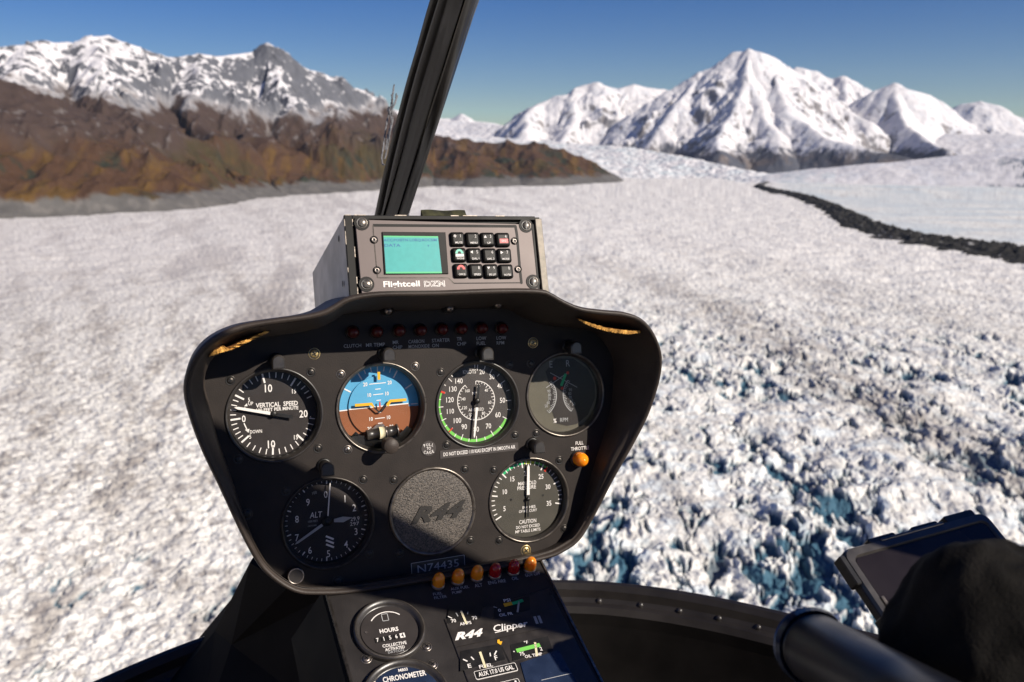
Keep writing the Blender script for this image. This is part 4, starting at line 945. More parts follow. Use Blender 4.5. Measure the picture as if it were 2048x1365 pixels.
# windshield glass
top = []; n = len(Cw)
mb = MB(); gr = []
for k in range(13):
    t = k / 12
    row = []
    for i, p in enumerate(Cw):
        e = Vector((p.x * .95, p.y * .42 + .02, .60)); q = p.lerp(e, t); b = math.sin(math.pi * t) * .20
        q = q + Vector((p.x * .25, .55, .25)).normalized() * b; row.append(q - org)
    gr.append(row)
vs = [p for r in gr for p in r]; mb.add(vs, [[a * n + j, a * n + j + 1, (a + 1) * n + j + 1, (a + 1) * n + j] for a in range(12) for j in range(n - 1)], 'windglass', True)
wg = mb.obj('windshield', k=1.); wg.location = org; tag(wg, 'clear curved windshield in front of the instrument pod', 'windshield')

# ================================================================== LANDSCAPE
GZ = -220.
def hash2(ix, iy, seed):
    h = (ix.astype(np.int64) * 374761393 + iy.astype(np.int64) * 668265263 + seed * 1442695041) & 0xffffffff
    h = ((h ^ (h >> 13)) * 1274126177) & 0xffffffff
    return (h ^ (h >> 16)) & 0xffffffff
def perlin(x, y, seed=0):
    xi = np.floor(x); yi = np.floor(y); fx = x - xi; fy = y - yi
    u = fx * fx * fx * (fx * (fx * 6 - 15) + 10); v = fy * fy * fy * (fy * (fy * 6 - 15) + 10)
    def g(ox, oy):
        a = hash2(xi + ox, yi + oy, seed) / 4294967296. * 2 * np.pi
        return np.cos(a) * (fx - ox) + np.sin(a) * (fy - oy)
    a = g(0, 0); b = g(1, 0); c = g(0, 1); d = g(1, 1)
    return (a + u * (b - a)) * (1 - v) + (c + u * (d - c)) * v   # about -.7 .. .7
def fbm(x, y, s, octv=4, seed=0, gain=.5):
    o = 0; a = 1.; x = x / s; y = y / s
    for i in range(octv): o = o + a * perlin(x, y, seed + i * 17); x = x * 2.03 + 5.2; y = y * 2.03 + 1.7; a *= gain
    return o
def ridged(x, y, s, octv=5, seed=0, gain=.5):
    o = 0; a = 1.; x = x / s; y = y / s; w = 1.
    for i in range(octv):
        r = 1 - np.abs(perlin(x, y, seed + i * 31)) * 2.2; r = np.clip(r, 0, 1) ** 2 * w; o = o + a * r; w = np.clip(r * 1.6, 0, 1); x = x * 2.07 + 3.1; y = y * 2.07 + 7.7; a *= gain
    return o
def sstep(a, b, x): t = np.clip((x - a) / (b - a), 0, 1); return t * t * (3 - 2 * t)
def mix(a, b, t): return a * (1 - t[..., None]) + b * t[..., None]

def grid_obj(name, X, Y, Z, COL, material, wrap=False, smooth=True):
    nr, na = X.shape
    me = bpy.data.meshes.new(name)
    co = np.stack([X, Y, Z], -1).reshape(-1, 3).astype(np.float32)
    na2 = na if wrap else na - 1
    i = np.arange(nr - 1)[:, None]; j = np.arange(na2)[None, :]
    a = i * na + j; b = i * na + (j + 1) % na; c = (i + 1) * na + (j + 1) % na; d = (i + 1) * na + j
    q = np.stack([a, b, c, d], -1).reshape(-1, 4)[:, ::-1].astype(np.int32)
    me.vertices.add(len(co)); me.vertices.foreach_set('co', co.ravel())
    me.loops.add(q.size); me.loops.foreach_set('vertex_index', q.ravel())
    me.polygons.add(len(q)); me.polygons.foreach_set('loop_start', np.arange(0, q.size, 4, dtype=np.int32))
    me.update(calc_edges=True)
    if smooth: me.polygons.foreach_set('use_smooth', np.ones(len(q), dtype=bool))
    ca = me.color_attributes.new('Col', 'FLOAT_COLOR', 'POINT')
    cc = np.concatenate([COL.reshape(-1, 3), np.ones((len(co), 1))], 1).astype(np.float32); ca.data.foreach_set('color', cc.ravel())
    me.materials.append(material); me.update()
    o = bpy.data.objects.new(name, me); C.objects.link(o); o['kind'] = 'structure'; return o

def land_mat(name, rough=.8, bscale=.5, bdist=.3, var=.06, vscale=.3, spec=.25):
    m = bpy.data.materials.new(name); m.use_nodes = True; nt = m.node_tree; b = nt.nodes['Principled BSDF']
    at_ = nt.nodes.new('ShaderNodeAttribute'); at_.attribute_name = 'Col'
    tc = nt.nodes.new('ShaderNodeTexCoord'); n = nt.nodes.new('ShaderNodeTexNoise'); n.inputs['Scale'].default_value = vscale; n.inputs['Detail'].default_value = 6
    nt.links.new(tc.outputs['Object'], n.inputs['Vector'])
    mr = nt.nodes.new('ShaderNodeMapRange'); mr.inputs['From Min'].default_value = .3; mr.inputs['From Max'].default_value = .7; mr.inputs['To Min'].default_value = 1 - var * 2; mr.inputs['To Max'].default_value = 1 + var * .3
    nt.links.new(n.outputs['Fac'], mr.inputs['Value'])
    mx = nt.nodes.new('ShaderNodeVectorMath'); mx.operation = 'SCALE'; nt.links.new(at_.outputs['Color'], mx.inputs[0]); nt.links.new(mr.outputs['Result'], mx.inputs['Scale'])
    nt.links.new(mx.outputs[0], b.inputs['Base Color'])
    n2 = nt.nodes.new('ShaderNodeTexNoise'); n2.inputs['Scale'].default_value = bscale; n2.inputs['Detail'].default_value = 5; nt.links.new(tc.outputs['Object'], n2.inputs['Vector'])
    bp = nt.nodes.new('ShaderNodeBump'); bp.inputs['Strength'].default_value = .6; bp.inputs['Distance'].default_value = bdist
    nt.links.new(n2.outputs['Fac'], bp.inputs['Height']); nt.links.new(bp.outputs['Normal'], b.inputs['Normal'])
    b.inputs['Roughness'].default_value = rough; b.inputs['Specular IOR Level'].default_value = spec
    return m

def WP(px, py, D):       # world point at horizontal distance D along the pixel's azimuth and elevation
    d = ray(px, py); k = D / math.hypot(d.x, d.y); return (d.x * k, d.y * k, d.z * k)
def gp(px, py):          # pixel on the glacier plane
    d = ray(px, py); k = GZ / d.z; return (d.x * k, d.y * k)

# ---- moraine path and medial debris band
morp = [(1516, 374, 4), (1535, 380, 6), (1575, 389, 9), (1620, 400, 13), (1660, 417, 24), (1700, 437, 32), (1740, 455, 30), (1790, 469, 25), (1850, 482, 24), (1930, 494, 24), (2000, 504, 26), (2060, 514, 28), (2200, 536, 30), (2400, 575, 34)]
MC = []; MW = []
for px, py, w in morp:
    a = gp(px, py - w / 2); b = gp(px, py + w / 2); c = gp(px, py)
    MC.append(c); MW.append((a[0] - b[0], a[1] - b[1]))
MC = np.array(MC); MW = np.array(MW); _t = np.gradient(MC, axis=0); _t /= np.linalg.norm(_t, axis=1)[:, None]
MW = np.abs(MW[:, 0] * _t[:, 1] - MW[:, 1] * _t[:, 0]) / 2 * .92
tail = np.array([gp(1516, 374), gp(1530, 366), gp(1570, 357), gp(1630, 350)])
def polydist(X, Y, Pn, W=None):
    best = np.full(X.shape, 1e9); bw = np.zeros(X.shape)
    for i in range(len(Pn) - 1):
        ax_, ay_ = Pn[i]; dx, dy = Pn[i + 1] - Pn[i]; L2 = dx * dx + dy * dy
        t = np.clip(((X - ax_) * dx + (Y - ay_) * dy) / L2, 0, 1); d = np.hypot(X - ax_ - t * dx, Y - ay_ - t * dy)
        m = d < best; best = np.where(m, d, best)
        if W is not None: bw = np.where(m, W[i] + (W[i + 1] - W[i]) * t, bw)
    return best, bw

def gdir(a, b):
    p, q = gp(*a), gp(*b); dx, dy = q[0] - p[0], q[1] - p[1]; l = math.hypot(dx, dy); return dx / l, dy / l
LD = gdir((200, 1300), (420, 1090)); RD = gdir((1450, 660), (1760, 800))
def glacier_height(X, Y):
    D = np.hypot(X, Y); az = np.arctan2(X, Y)
    rough = sstep(-.14, .12, az + fbm(X, Y, 160, 3, 5) * .12) * (1 - sstep(640, 1500, D + fbm(X, Y, 200, 2, 9) * 200) * .78)
    U1 = X * LD[0] + Y * LD[1]; V1 = -X * LD[1] + Y * LD[0]
    U2 = X * RD[0] + Y * RD[1]; V2 = -X * RD[1] + Y * RD[0]
    wx = fbm(X, Y, 26, 3, 40) * 12; wy = fbm(X, Y, 26, 3, 41) * 12
    far = sstep(900, 1900, D)
    swell = fbm(X, Y, 75, 3, 1) * 6 * (.3 + rough) + fbm(X, Y, 420, 2, 3) * 6
    big = fbm((U1 + wx) * .55, V1 * 1.1 + wy, 22, 5, 2, .46)                       # serac blocks and pits
    facet = np.abs(fbm(U1 * .5 + wx * .5, V1 * 1.1 + wy * .5, 11, 4, 6, .45))     # sharp-edged blocks
    fine = fbm(X, Y, 2.6, 3, 8, .55); mid = fbm(X, Y, 8, 4, 18, .55)
    zone = fbm(U2 * .38 + wx, V2 + wy, 70, 4, 14, .55)
    pn = fbm((U1 + wx * .8) * .45, V1 * 1.25 + wy * .7, 15, 5, 12, .58) + zone * .75 + (rough - .8) * .5
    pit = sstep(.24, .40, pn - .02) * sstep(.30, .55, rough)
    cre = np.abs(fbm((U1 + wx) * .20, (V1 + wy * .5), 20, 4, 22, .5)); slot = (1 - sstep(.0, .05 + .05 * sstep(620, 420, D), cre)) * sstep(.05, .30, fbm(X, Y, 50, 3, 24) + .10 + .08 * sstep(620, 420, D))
    slot = slot * (1 - far)
    vein = 1 - sstep(0, .055, np.abs(fbm(U2 * .8 + wx * .6, V2 + wy * .6, 13, 4, 33, .55))); vein = vein * sstep(-.15, .2, fbm(X, Y, 30, 2, 34))
    calm = sstep(-.25, .25, zone); Z = swell + rough * (.22 + 1.05 * calm) * (big * 5.2 - facet * 2.7) + mid * (2.3 - rough * 1.0) + fine * (.42 + .06 * rough)
    Z = Z - pit * 3.8 - slot * (1.2 + 1.8 * rough + 1.8 * sstep(520, 380, D)) - vein * (1.0 + .4 * rough) * (1 - far)
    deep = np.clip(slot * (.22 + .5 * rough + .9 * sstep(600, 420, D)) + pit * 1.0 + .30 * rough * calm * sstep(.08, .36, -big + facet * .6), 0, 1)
    Z = Z * (1 - far * .30) + far * fbm(X * .5, Y, 42, 4, 21, .5) * 5.0
    dirt = sstep(-.02, .60, fbm((U2 + wx) * .22, V2 + wy, 30, 5, 30, .6) + mid * .35)
    return Z, deep, dirt, rough, D, az, vein
# polar sheet, dense where the photograph looks
azd = np.radians(np.linspace(-34, 34, 1280)); aze = np.radians(np.concatenate([np.arange(34.15, 56, .15), np.arange(57, 180, 3.), np.arange(-180, -56.5, 3.), np.arange(-56, -34.1, .15)]))
azs = np.concatenate([azd, aze])
tanv = np.concatenate([np.linspace(.70, .055, 830), 1 / np.linspace(1 / .0545, 1 / .007, 110)])
Ds = np.concatenate([[1., 60, 130, 200, 250, 285, 305], 220. / tanv])
DD, AA = np.meshgrid(Ds, azs, indexing='ij')
GX = DD * np.sin(AA); GY = DD * np.cos(AA)
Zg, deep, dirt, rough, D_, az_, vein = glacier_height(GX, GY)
fade = sstep(9000, 14000, D_)
Zg = Zg * (1 - fade)
mbd, mbw = polydist(GX, GY, MC, MW)
# gentle rise of the ice on the far right side of the moraine
snow = np.array([.87, .845, .78]); ice_shade = np.array([.050, .125, .180]); dirtc = np.array([.38, .34, .30])
col = np.broadcast_to(snow, Zg.shape + (3,)).copy()
pale = fbm(GX, GY, 18, 4, 50, .6); col = mix(col, np.array([.76, .83, .85]), sstep(-.05, .45, pale) * .8 * rough)
leftd = 1 - sstep(-.35, .10, az_)
col = mix(col, np.array([.63, .595, .55]), np.clip(leftd * (.12 + .65 * sstep(600, 1900, D_)), 0, 1))
col = mix(col, dirtc, np.clip(dirt * (.50 + .25 * leftd) * (1 - .35 * rough), 0, 1))
dk = sstep(.20, .50, fbm(GX, GY, 13, 5, 60, .62)); col = mix(col, np.array([.30, .265, .245]), dk * .68 * (1 - .40 * rough) * (1 - .35 * sstep(1000, 2200, D_)))
spk = sstep(.36, .62, fbm(GX, GY, 4.5, 3, 61, .6)); col = mix(col, np.array([.22, .20, .19]), spk * .6 * (1 - .6 * sstep(1000, 2200, D_)))
col = mix(col, np.array([.20, .19, .18]), vein * (.66 - .26 * rough) * (1 - .8 * sstep(900, 1900, D_)))
col = mix(col, ice_shade, np.clip(deep * 1.1, 0, 1))  # hollows: blue ice, with their teal shadow tint painted into the colour
band = sstep(.10, .34, fbm((GX * RD[0] + GY * RD[1]) * .16, -GX * RD[1] + GY * RD[0], 120, 4, 91, .55)) * (1 - sstep(-.05, .12, az_)); col = mix(col, np.array([.37, .335, .31]), band * .80)
# dirty flow bands carried along by the ice
brk = .35 + .65 * sstep(-.25, .25, fbm(GX, GY, 26, 5, 95, .62)); bwx = GX + fbm(GX, GY, 60, 3, 96) * 16; bwy = GY + fbm(GX, GY, 60, 3, 97) * 16
for pts_, wv, am in (([(250, 392), (330, 430), (430, 520), (545, 640), (690, 800)], 9, .55), ([(430, 388), (520, 430), (600, 500), (700, 600), (860, 760)], 12, .55), ([(560, 384), (660, 420), (720, 470), (800, 560)], 9, .45), ([(60, 400), (110, 470), (180, 600), (230, 760), (300, 980), (420, 1300)], 6, .40), ([(0, 420), (20, 520), (60, 680), (90, 900)], 7, .35),
                     ([(1180, 520), (1300, 560), (1480, 640), (1660, 740), (1860, 860), (2100, 980)], 20, .62), ([(1300, 470), (1560, 540), (1900, 640), (2150, 700)], 26, .30), ([(1150, 760), (1280, 900), (1400, 1080), (1500, 1300)], 5, .35)):
    pp_ = np.array(spline([Vector((*gp(*q), 0)) for q in pts_], 12, False))[:, :2]
    bd, _ = polydist(bwx, bwy, pp_)
    col = mix(col, np.array([.30, .265, .235]), np.exp(-(bd / (wv * 2.2)) ** 2) * am * 1.15 * brk)
# cleaner, bluer ice beyond the moraine
side_ = (az_ > .27) & (D_ > 1150); beyond = np.zeros(Zg.shape)
mi_ = np.interp(az_, [math.atan2(x, y) for x, y in MC], [math.hypot(x, y) for x, y in MC])
beyond = sstep(0, 120, D_ - mi_) * sstep(.27, .30, az_)
streak = fbm(GX * .35 + GY * .1, GY, 130, 4, 71)
col = mix(col, np.array([.58, .64, .66]) , np.clip(beyond * (.55 + streak * .9), 0, 1))
Zg = Zg * (1 - beyond * .65)
lakeb = 0 * az_
col = mix(col, np.array([.03, .08, .13]), np.clip(lakeb * sstep(-.15, .15, fbm(GX, GY, 60, 3, 88)) * 1.0, 0, 1))
# bright soft snow band in the middle distance
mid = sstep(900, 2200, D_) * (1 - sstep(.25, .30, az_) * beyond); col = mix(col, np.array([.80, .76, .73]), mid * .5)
M['glacier'] = land_mat('glacier_ice', .75, 1.2, .35, .08, .5)
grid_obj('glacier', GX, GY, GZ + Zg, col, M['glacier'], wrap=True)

# ---- medial moraine: a ridge of dark rubble
cen = np.array(spline([Vector((x, y, w)) for (x, y), w in zip(MC, MW)], 620, False)); k_ = 44
tg = np.gradient(cen[:, :2], axis=0); tg /= np.linalg.norm(tg, axis=1)[:, None]; nr_ = np.stack([-tg[:, 1], tg[:, 0]], 1)
s_ = np.linspace(-1.25, 1.25, k_)
wob = 1 + .7 * fbm(np.arange(len(cen)) * 14., np.zeros(len(cen)), 90, 4, 5)
wob2 = 1 + .7 * fbm(np.arange(len(cen)) * 14., np.zeros(len(cen)) + 50, 90, 4, 6)
wb = np.where(s_[None, :] > 0, wob[:, None], wob2[:, None])
MX = cen[:, 0, None] + nr_[:, 0, None] * s_[None] * cen[:, 2, None] * wb; MY = cen[:, 1, None] + nr_[:, 1, None] * s_[None] * cen[:, 2, None] * wb
base, *_r = glacier_height(MX, MY)
prof = 1 - np.abs(s_[None]) ** 2.2 / 1.25 ** 2.2
MZ = GZ + base * .6 + prof * (13 + fbm(MX, MY, 16, 4, 3, .6) * 14) - 3.5
cm = np.broadcast_to(np.array([.024, .023, .021]), MX.shape + (3,)).copy(); cm = mix(cm, np.array([.05, .046, .042]), sstep(0, .5, fbm(MX, MY, 12, 3, 9))); cm = mix(cm, np.array([.55, .54, .53]), sstep(.50, .66, fbm(MX, MY, 14, 3, 19)))
M['rubble'] = land_mat('moraine_rubble', .95, 1.2, .6, .2, .3)
grid_obj('medial_moraine', MX, MY, MZ, cm, M['rubble'])
# thin grey tail of the moraine
tl_ = np.array(spline([Vector((x, y, 0)) for x, y in tail], 60, False)); tg = np.gradient(tl_[:, :2], axis=0); tg /= np.linalg.norm(tg, axis=1)[:, None]; nr_ = np.stack([-tg[:, 1], tg[:, 0]], 1)
s_ = np.linspace(-1, 1, 9); wd = np.linspace(28, 14, len(tl_))
TXx = tl_[:, 0, None] + nr_[:, 0, None] * s_[None] * wd[:, None]; TYy = tl_[:, 1, None] + nr_[:, 1, None] * s_[None] * wd[:, None]
TZz = GZ + 1 + (1 - s_[None] ** 2) * (5 + 0 * wd[:, None]) + fbm(TXx, TYy, 40, 3, 4) * 4
grid_obj('medial_moraine', TXx, TYy, TZz, np.broadcast_to(np.array([.13, .125, .12]), TXx.shape + (3,)).copy(), M['rubble'])

# ---- mountains as ridge networks
def field(X, Y, ridges, warp=(220, 60)):
    wx = fbm(X, Y, warp[0] * 3, 4, 101) * warp[1] * 2; wy = fbm(X, Y, warp[0] * 3, 4, 102) * warp[1] * 2
    H_ = np.full(X.shape, -900.); ID = np.zeros(X.shape, int); DM = np.full(X.shape, 1e9)
    for rid, slope, jag, pts in ridges:
        P3 = np.array([WP(*p) for p in pts])
        for i in range(len(P3) - 1):
            a, b = P3[i], P3[i + 1]; dx, dy = b[0] - a[0], b[1] - a[1]; L2 = dx * dx + dy * dy + 1e-6
            near = .0
            Xw = X + wx; Yw = Y + wy
            t = np.clip(((Xw - a[0]) * dx + (Yw - a[1]) * dy) / L2, 0, 1)
            d = np.hypot(Xw - a[0] - t * dx, Yw - a[1] - t * dy)
            z = a[2] + (b[2] - a[2]) * t - slope * (np.sqrt(d * d + 30 ** 2) - 30) * (1 - .12 * np.clip(d / 2500, 0, 1))
            m = z > H_; H_ = np.where(m, z, H_); ID = np.where(m, rid, ID); DM = np.where(m, d, DM)
    return H_, ID, DM
def mountain(name, az0, az1, na, D0, D1, nd, ridges, colour, amp, seed, material, warp=(220, 60)):
    az = np.radians(np.linspace(az0, az1, na)); Dn = np.linspace(D0, D1, nd); DDm, AAm = np.meshgrid(Dn, az, indexing='ij')
    X = DDm * np.sin(AAm); Y = DDm * np.cos(AAm)
    H_, ID, DM = field(X, Y, ridges, warp)
    ice = ID == 9
    k = np.clip(.16 + DM / 520, .16, 1) * np.where(ice, .10, 1.) * np.where(ID == 3, .40, 1.) * np.where(ID == 4, .45, 1.) * sstep(GZ - 20, GZ + 120, H_)
    r = ridged(X, Y, 620, 6, seed, .55)
    H2 = H_ + k * amp * (r - .75) * .9 + k * fbm(X, Y, 130, 5, seed + 3, .55) * amp * .40
    H2 = H2 + np.where(ice, fbm(X, Y, 55, 4, seed + 9, .6) * (4 + 9 * sstep(.30, .24, AAm)), 0)
    H2 = H2 + np.where((ID >= 2) & (ID <= 4) & (AAm < .12), (ridged(X * 1.6, Y * .7, 210, 4, seed + 11, .5) - .7) * 15 * sstep(GZ + 20, GZ + 110, H_), 0) 
    # slope from finite differences
    gx = np.gradient(H2, axis=0) / np.gradient(DDm, axis=0); gy = np.gradient(H2, axis=1) / (DDm * (az[1] - az[0])); sl = np.hypot(gx, gy)
    H2 = GZ - 60 + (np.maximum(H2, GZ - 60) - GZ + 60) * sstep(D0, D0 + 500, DDm) * sstep(math.radians(az0), math.radians(az0 + 5), AAm) * sstep(math.radians(az1), math.radians(az1 - 2), AAm)
    colr = colour(X, Y, H2, sl, ID, DM, r)
    grid_obj(name, X, Y, H2, colr, material)
SN = np.array([.76, .735, .735])
def col_right(X, Y, Hh, sl, ID, DM, r):
    n1 = fbm(X, Y, 160, 5, 201, .6); n2 = fbm(X, Y, 45, 4, 202, .6)
    c = np.broadcast_to(SN, X.shape + (3,)).copy()
    rock = np.array([.085, .09, .11]); rock2 = np.array([.15, .125, .115])
    rk = sstep(1.0, 1.3, sl * .85 + n1 * .75 + n2 * .6 - np.clip(Hh, 0, 900) / 1100 * .40 + .02) * .85
    low = sstep(-10, -75, Hh + n1 * 90 + n2 * 50)
    rk = np.clip(np.maximum(rk, low * sstep(.02, .12, sl + n2 * .1)), 0, 1)
    rk = np.where(ID == 9, 0, rk)
    rc = mix(np.broadcast_to(rock, X.shape + (3,)).copy(), rock2, sstep(-.2, .4, n1))
    c = mix(c, np.array([.68, .70, .74]), sstep(-.1, .5, n1) * .5)
    c = c * (1 - rk[..., None]) + rc * rk[..., None]
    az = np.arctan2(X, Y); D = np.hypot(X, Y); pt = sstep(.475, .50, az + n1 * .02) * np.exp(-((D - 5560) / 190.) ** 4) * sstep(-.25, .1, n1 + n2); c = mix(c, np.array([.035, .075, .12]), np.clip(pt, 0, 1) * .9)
    icy = (ID == 9) & (Hh < 60) & (az < .34)
    c = np.where(icy[..., None], mix(c, np.array([.60, .66, .68]), np.clip(.30 + n1 * 1.1, 0, 1)), c)
    return c
def col_left(X, Y, Hh, sl, ID, DM, r):
    n1 = fbm(X, Y, 200, 6, 301, .62); n2 = fbm(X, Y, 50, 4, 302, .6); n3 = fbm(X, Y, 500, 4, 303, .55); n4 = fbm(X * 2.2, Y * .5, 150, 4, 304, .6)
    az = np.arctan2(X, Y); D = np.hypot(X, Y)
    veg = mix(np.broadcast_to(np.array([.068, .034, .017]), X.shape + (3,)).copy(), np.array([.105, .056, .013]), sstep(-.05, .5, n4 + n1 * .4))
    veg = mix(veg, np.array([.045, .038, .014]), sstep(.02, .5, n3 - n2 * .3) * .8)
    veg = mix(veg, np.array([.026, .030, .018]), sstep(.15, .45, -n1 + .25 * n2 - .25 + sstep(-.28, -.18, az) * .28) * sstep(20, -80, Hh))
    up = np.array([.060, .039, .031]); c = mix(veg, up, sstep(-60, 90, Hh + n1 * 120 + (az + .3) * -90))
    c = mix(c, np.array([.20, .18, .17]), sstep(.35, .62, n2 + n1 * .4) * sstep(-60, 40, Hh) * .6)
    sline = np.interp(az, [-.55, -.47, -.38, -.31, -.24, -.18, -.13], [330, 245, 205, 190, 130, 185, 240])
    sn = sstep(-40, 50, Hh - sline + n1 * 85 + n2 * 34)
    rk = sstep(.60, .82, sl * .75 + n2 * .95 + n1 * .60 + .32 * sstep(-.42, -.34, az) * (1 - sstep(-.17, -.12, az)) - .10)
    c = c * (1 - sn[..., None]) + SN * sn[..., None]
    rkc = np.array([.060, .066, .082]); w = rk * sn * .92; c = c * (1 - w[..., None]) + rkc * w[..., None]
    gr = sstep(GZ + 62, GZ + 44, Hh + n2 * 16 + n1 * 12 + sstep(-.5, -.1, az) * 12)
    c = mix(c, np.array([.115, .108, .10]), gr); c = mix(c, np.array([.18, .165, .15]), gr * sstep(0, .5, n2) * .7)
    return c
M['mountain'] = land_mat('mountain_snow_and_rock', .85, .02, 8., .10, .02)
left_r = [(1, .6, 0, [(-1500, 20, 5200), (-800, 80, 5400), (-260, 130, 5600)]), (3, .5, 0, [(-1500, 120, 3900), (-800, 70, 4100), (-300, 90, 4300)]), (1, .72, 0, [(-260, 130, 5600), (-120, 100, 5500), (0, 97, 5400), (60, 90, 5400), (100, 82, 5400), (130, 78, 5400), (162, 82, 5400), (176, 66, 5400), (202, 63, 5450), (240, 82, 5500), (290, 103, 5550), (340, 112, 5600), (372, 110, 5600), (400, 103, 5650), (430, 110, 5700), (470, 107, 5750), (520, 106, 5800), (541, 93, 5800), (560, 104, 5850), (580, 120, 5850), (610, 138, 5900), (635, 142, 5900), (660, 160, 5950), (690, 185, 6000), (740, 222, 6100), (790, 258, 6200)]),
          (2, .62, 0, [(176, 66, 5400), (200, 130, 5000), (240, 200, 4650), (300, 250, 4300)]),
          (2, .62, 0, [(400, 103, 5650), (395, 160, 5200), (370, 215, 4850), (420, 270, 4500)]),
          (2, .70, 0, [(541, 93, 5800), (560, 160, 5400), (600, 215, 5100), (650, 290, 4850), (700, 350, 4650)]),
          (2, .60, 0, [(60, 90, 5400), (40, 130, 4900), (-20, 160, 4500)]),
          (2, .60, 0, [(290, 103, 5550), (300, 160, 5200), (330, 215, 4900)]),
          (2, .60, 0, [(660, 160, 5950), (690, 215, 5600), (740, 280, 5300), (790, 340, 5000)]),
          (3, .50, 0, [(-300, 90, 4300), (-80, 140, 4200), (20, 172, 4250), (100, 205, 4300), (200, 235, 4400), (320, 275, 4400), (430, 318, 4300), (500, 352, 4150)]),
          (3, .42, 0, [(-300, 250, 3700), (0, 310, 3600), (120, 345, 3600), (240, 372, 3600)]),
          (3, .50, 0, [(420, 215, 5000), (500, 260, 4800), (560, 300, 4700), (620, 350, 4600)]),
          (4, .45, 0, [(740, 222, 6100), (800, 250, 6000), (850, 262, 5900), (900, 274, 5800), (960, 281, 5800), (1010, 283, 5800), (1060, 288, 5800), (1100, 297, 5800), (1140, 312, 5800), (1170, 328, 5750), (1200, 350, 5700), (1216, 364, 5650)]),
          (4, .42, 0, [(900, 274, 5800), (930, 310, 5300), (950, 350, 5000)]), (4, .42, 0, [(1060, 288, 5800), (1080, 320, 5400), (1090, 352, 5200)])]
mountain('mountain_range', -56, 8.5, 1180, 2900, 7400, 560, left_r, col_left, 112, 400, M['mountain'], (220, 36))
right_r = [(4, .65, 0, [(2250, 215, 13500), (2700, 160, 12500), (3300, 190, 12000)]), (1, .84, 0, [(1232, 262, 8600), (1262, 228, 8700), (1300, 205, 8750), (1340, 180, 8800), (1400, 145, 8900), (1440, 124, 8950), (1468, 106, 9000), (1484, 104, 9000), (1500, 97, 9000), (1515, 103, 9000), (1540, 114, 9050), (1580, 137, 9100), (1620, 165, 9100), (1660, 195, 9000), (1700, 222, 8900), (1740, 244, 8800)]),
           (1, .86, 0, [(1500, 97, 9000), (1496, 150, 8600), (1480, 195, 8250), (1462, 235, 7950), (1448, 270, 7650), (1440, 305, 7350), (1438, 325, 7200)]),
           (1, .72, 0, [(1540, 114, 9050), (1560, 180, 8500), (1590, 235, 8000), (1650, 275, 7600), (1740, 300, 7300), (1830, 318, 7150)]),
           (1, .92, 0, [(1400, 145, 8900), (1370, 200, 8500), (1330, 250, 8200), (1300, 285, 8000)]),
           (1, .75, 0, [(1496, 150, 8600), (1530, 210, 8200), (1550, 260, 7800), (1560, 295, 7500)]),
           (2, .75, 0, [(1570, 150, 10400), (1597, 135, 10500), (1625, 142, 10500), (1645, 168, 10500), (1662, 160, 10500), (1682, 153, 10500), (1700, 170, 10500), (1730, 190, 10500), (1770, 215, 10500)]),
           (2, .70, 0, [(1682, 153, 10500), (1690, 200, 10000), (1700, 240, 9600)]),
           (3, .85, 0, [(1695, 222, 9500), (1725, 196, 9600), (1755, 180, 9600), (1789, 166, 9600), (1810, 178, 9600), (1830, 183, 9650), (1860, 188, 9700), (1885, 200, 9700), (1915, 228, 9700), (1945, 252, 9600), (1980, 268, 9500), (2048, 278, 9400), (2150, 285, 9300)]),
           (3, .9, 0, [(1789, 166, 9600), (1800, 215, 9200), (1815, 252, 8800), (1850, 280, 8400), (1900, 300, 8000)]),
           (4, .65, 0, [(1850, 240, 13500), (1890, 222, 13500), (1925, 208, 13500), (1960, 202, 13500), (1990, 210, 13500), (2020, 228, 13500), (2048, 236, 13500), (2120, 232, 13500), (2250, 215, 13500)]),
           (5, .70, 0, [(1020, 262, 9000), (1048, 236, 9100), (1080, 206, 9200), (1110, 192, 9300), (1130, 190, 9300), (1150, 185, 9350), (1168, 170, 9400), (1190, 165, 9400), (1205, 172, 9400), (1232, 178, 9450), (1262, 171, 9500), (1290, 176, 9500), (1325, 178, 9600), (1360, 190, 9600)]),
           (5, .85, 0, [(1080, 206, 9200), (1060, 240, 8800), (1050, 262, 8500)]), (5, .85, 0, [(1168, 170, 9400), (1150, 215, 9000), (1140, 250, 8700), (1135, 270, 8500)]), (5, .85, 0, [(1262, 171, 9500), (1235, 215, 9100), (1215, 255, 8800)]),
           (6, .70, 0, [(640, 190, 11500), (690, 182, 11500), (712, 180, 11500), (740, 196, 11500), (775, 214, 11500), (830, 232, 11500)]),
           (6, .6, 0, [(850, 238, 13800), (870, 236, 13800), (900, 238, 13800), (912, 234, 13800), (925, 228, 13800), (942, 241, 13800), (990, 246, 13800)]),
           (9, .22, 0, [(700, 240, 11500), (850, 240, 11800), (950, 245, 11500), (1040, 256, 10500), (1060, 275, 9000), (1130, 287, 8000), (1260, 296, 7400), (1380, 318, 6900), (1480, 338, 6500)]),
           (9, .16, 0, [(840, 262, 9000), (960, 272, 8600), (1080, 284, 8000), (1180, 305, 7300), (1290, 330, 6700)]),
           (9, .40, 0, [(1900, 268, 9200), (2060, 272, 9000), (2300, 275, 8800)]),
           (9, .13, 0, [(1640, 338, 6400), (1760, 327, 6300), (1900, 312, 6200), (2060, 303, 6000), (2300, 295, 5800), (3600, 290, 5400)])]
mountain('snow_mountains', -12, 54, 1250, 5300, 14800, 640, right_r, col_right, 66, 500, M['mountain'], (220, 38))

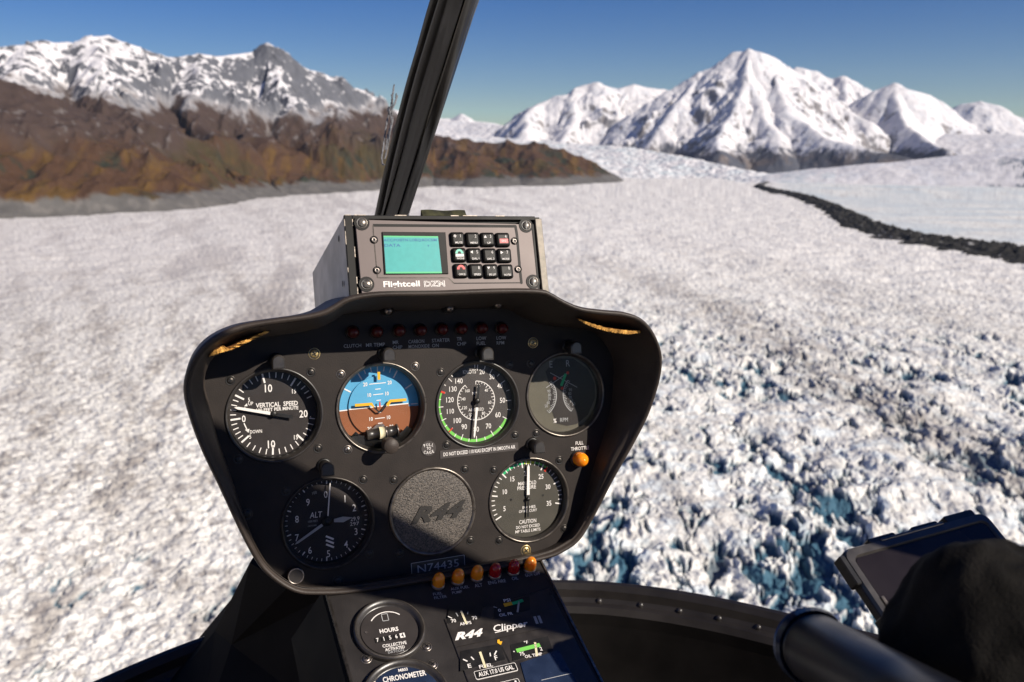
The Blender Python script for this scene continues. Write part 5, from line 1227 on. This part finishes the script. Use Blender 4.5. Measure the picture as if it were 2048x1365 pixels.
# ---- thin mountain air
hm = bpy.data.materials.new('haze'); hm.use_nodes = True; ht = hm.node_tree; ht.nodes.clear(); ho = ht.nodes.new('ShaderNodeOutputMaterial'); hv = ht.nodes.new('ShaderNodeVolumePrincipled')
hv.inputs['Color'].default_value = (.72, .84, 1, 1); hv.inputs['Density'].default_value = HAZE; hv.inputs['Anisotropy'].default_value = .2
ht.links.new(hv.outputs[0], ho.inputs['Volume'])
M['haze'] = hm
mb = MB(); mb.box(-19000, 19000, -19000, 19000, GZ - 75, 1450, 'haze'); hz_ = mb.obj('haze', k=1.); hz_['kind'] = 'stuff'
# ================================================================== CAMERA, SUN, SKY
cam = bpy.data.cameras.new('camera'); co = bpy.data.objects.new('camera', cam); C.objects.link(co); SC.camera = co
cam.sensor_width = 36; cam.lens = F / 2048 * 36; cam.clip_start = .05; cam.clip_end = 60000
co.rotation_euler = (math.pi / 2 - PITCH, 0, 0)
cam.dof.use_dof = True; cam.dof.focus_distance = .80; cam.dof.aperture_fstop = 11; cam.shift_y = 0
el = math.asin(S.z); azm = math.atan2(S.x, S.y)
print('sun el', math.degrees(el), 'az', math.degrees(azm))
li = bpy.data.lights.new('sun', 'SUN'); li.energy = 5.0; li.angle = math.radians(.5); li.color = (1., .915, .80)
lo = bpy.data.objects.new('sun', li); C.objects.link(lo); lo.rotation_euler = S.to_track_quat('Z', 'Y').to_euler()
w = bpy.data.worlds.new('World'); SC.world = w; w.use_nodes = True; nt = w.node_tree
sk = nt.nodes.new('ShaderNodeTexSky'); sk.sky_type = 'NISHITA'; sk.sun_disc = False; sk.sun_elevation = el; sk.sun_rotation = azm
sk.altitude = 1500; sk.air_density = 1.0; sk.dust_density = .05; sk.ozone_density = 3.0
hs = nt.nodes.new('ShaderNodeHueSaturation'); hs.inputs['Saturation'].default_value = 1.45; hs.inputs['Hue'].default_value = .522
nt.links.new(sk.outputs[0], hs.inputs['Color']); nt.links.new(hs.outputs[0], nt.nodes['Background'].inputs['Color']); nt.nodes['Background'].inputs['Strength'].default_value = .057
vs_ = SC.view_settings; vs_.view_transform = 'Standard'; vs_.look = 'None'; vs_.exposure = .36; vs_.gamma = 1
SC.render.resolution_x = 1024; SC.render.resolution_y = 682
SC.cycles.max_bounces = 6; SC.cycles.transparent_max_bounces = 12
try: SC.cycles.use_denoising = True; SC.cycles.denoiser = 'OPENIMAGEDENOISE'; SC.cycles.denoising_input_passes = 'RGB_ALBEDO_NORMAL'
except Exception as e: print(e)
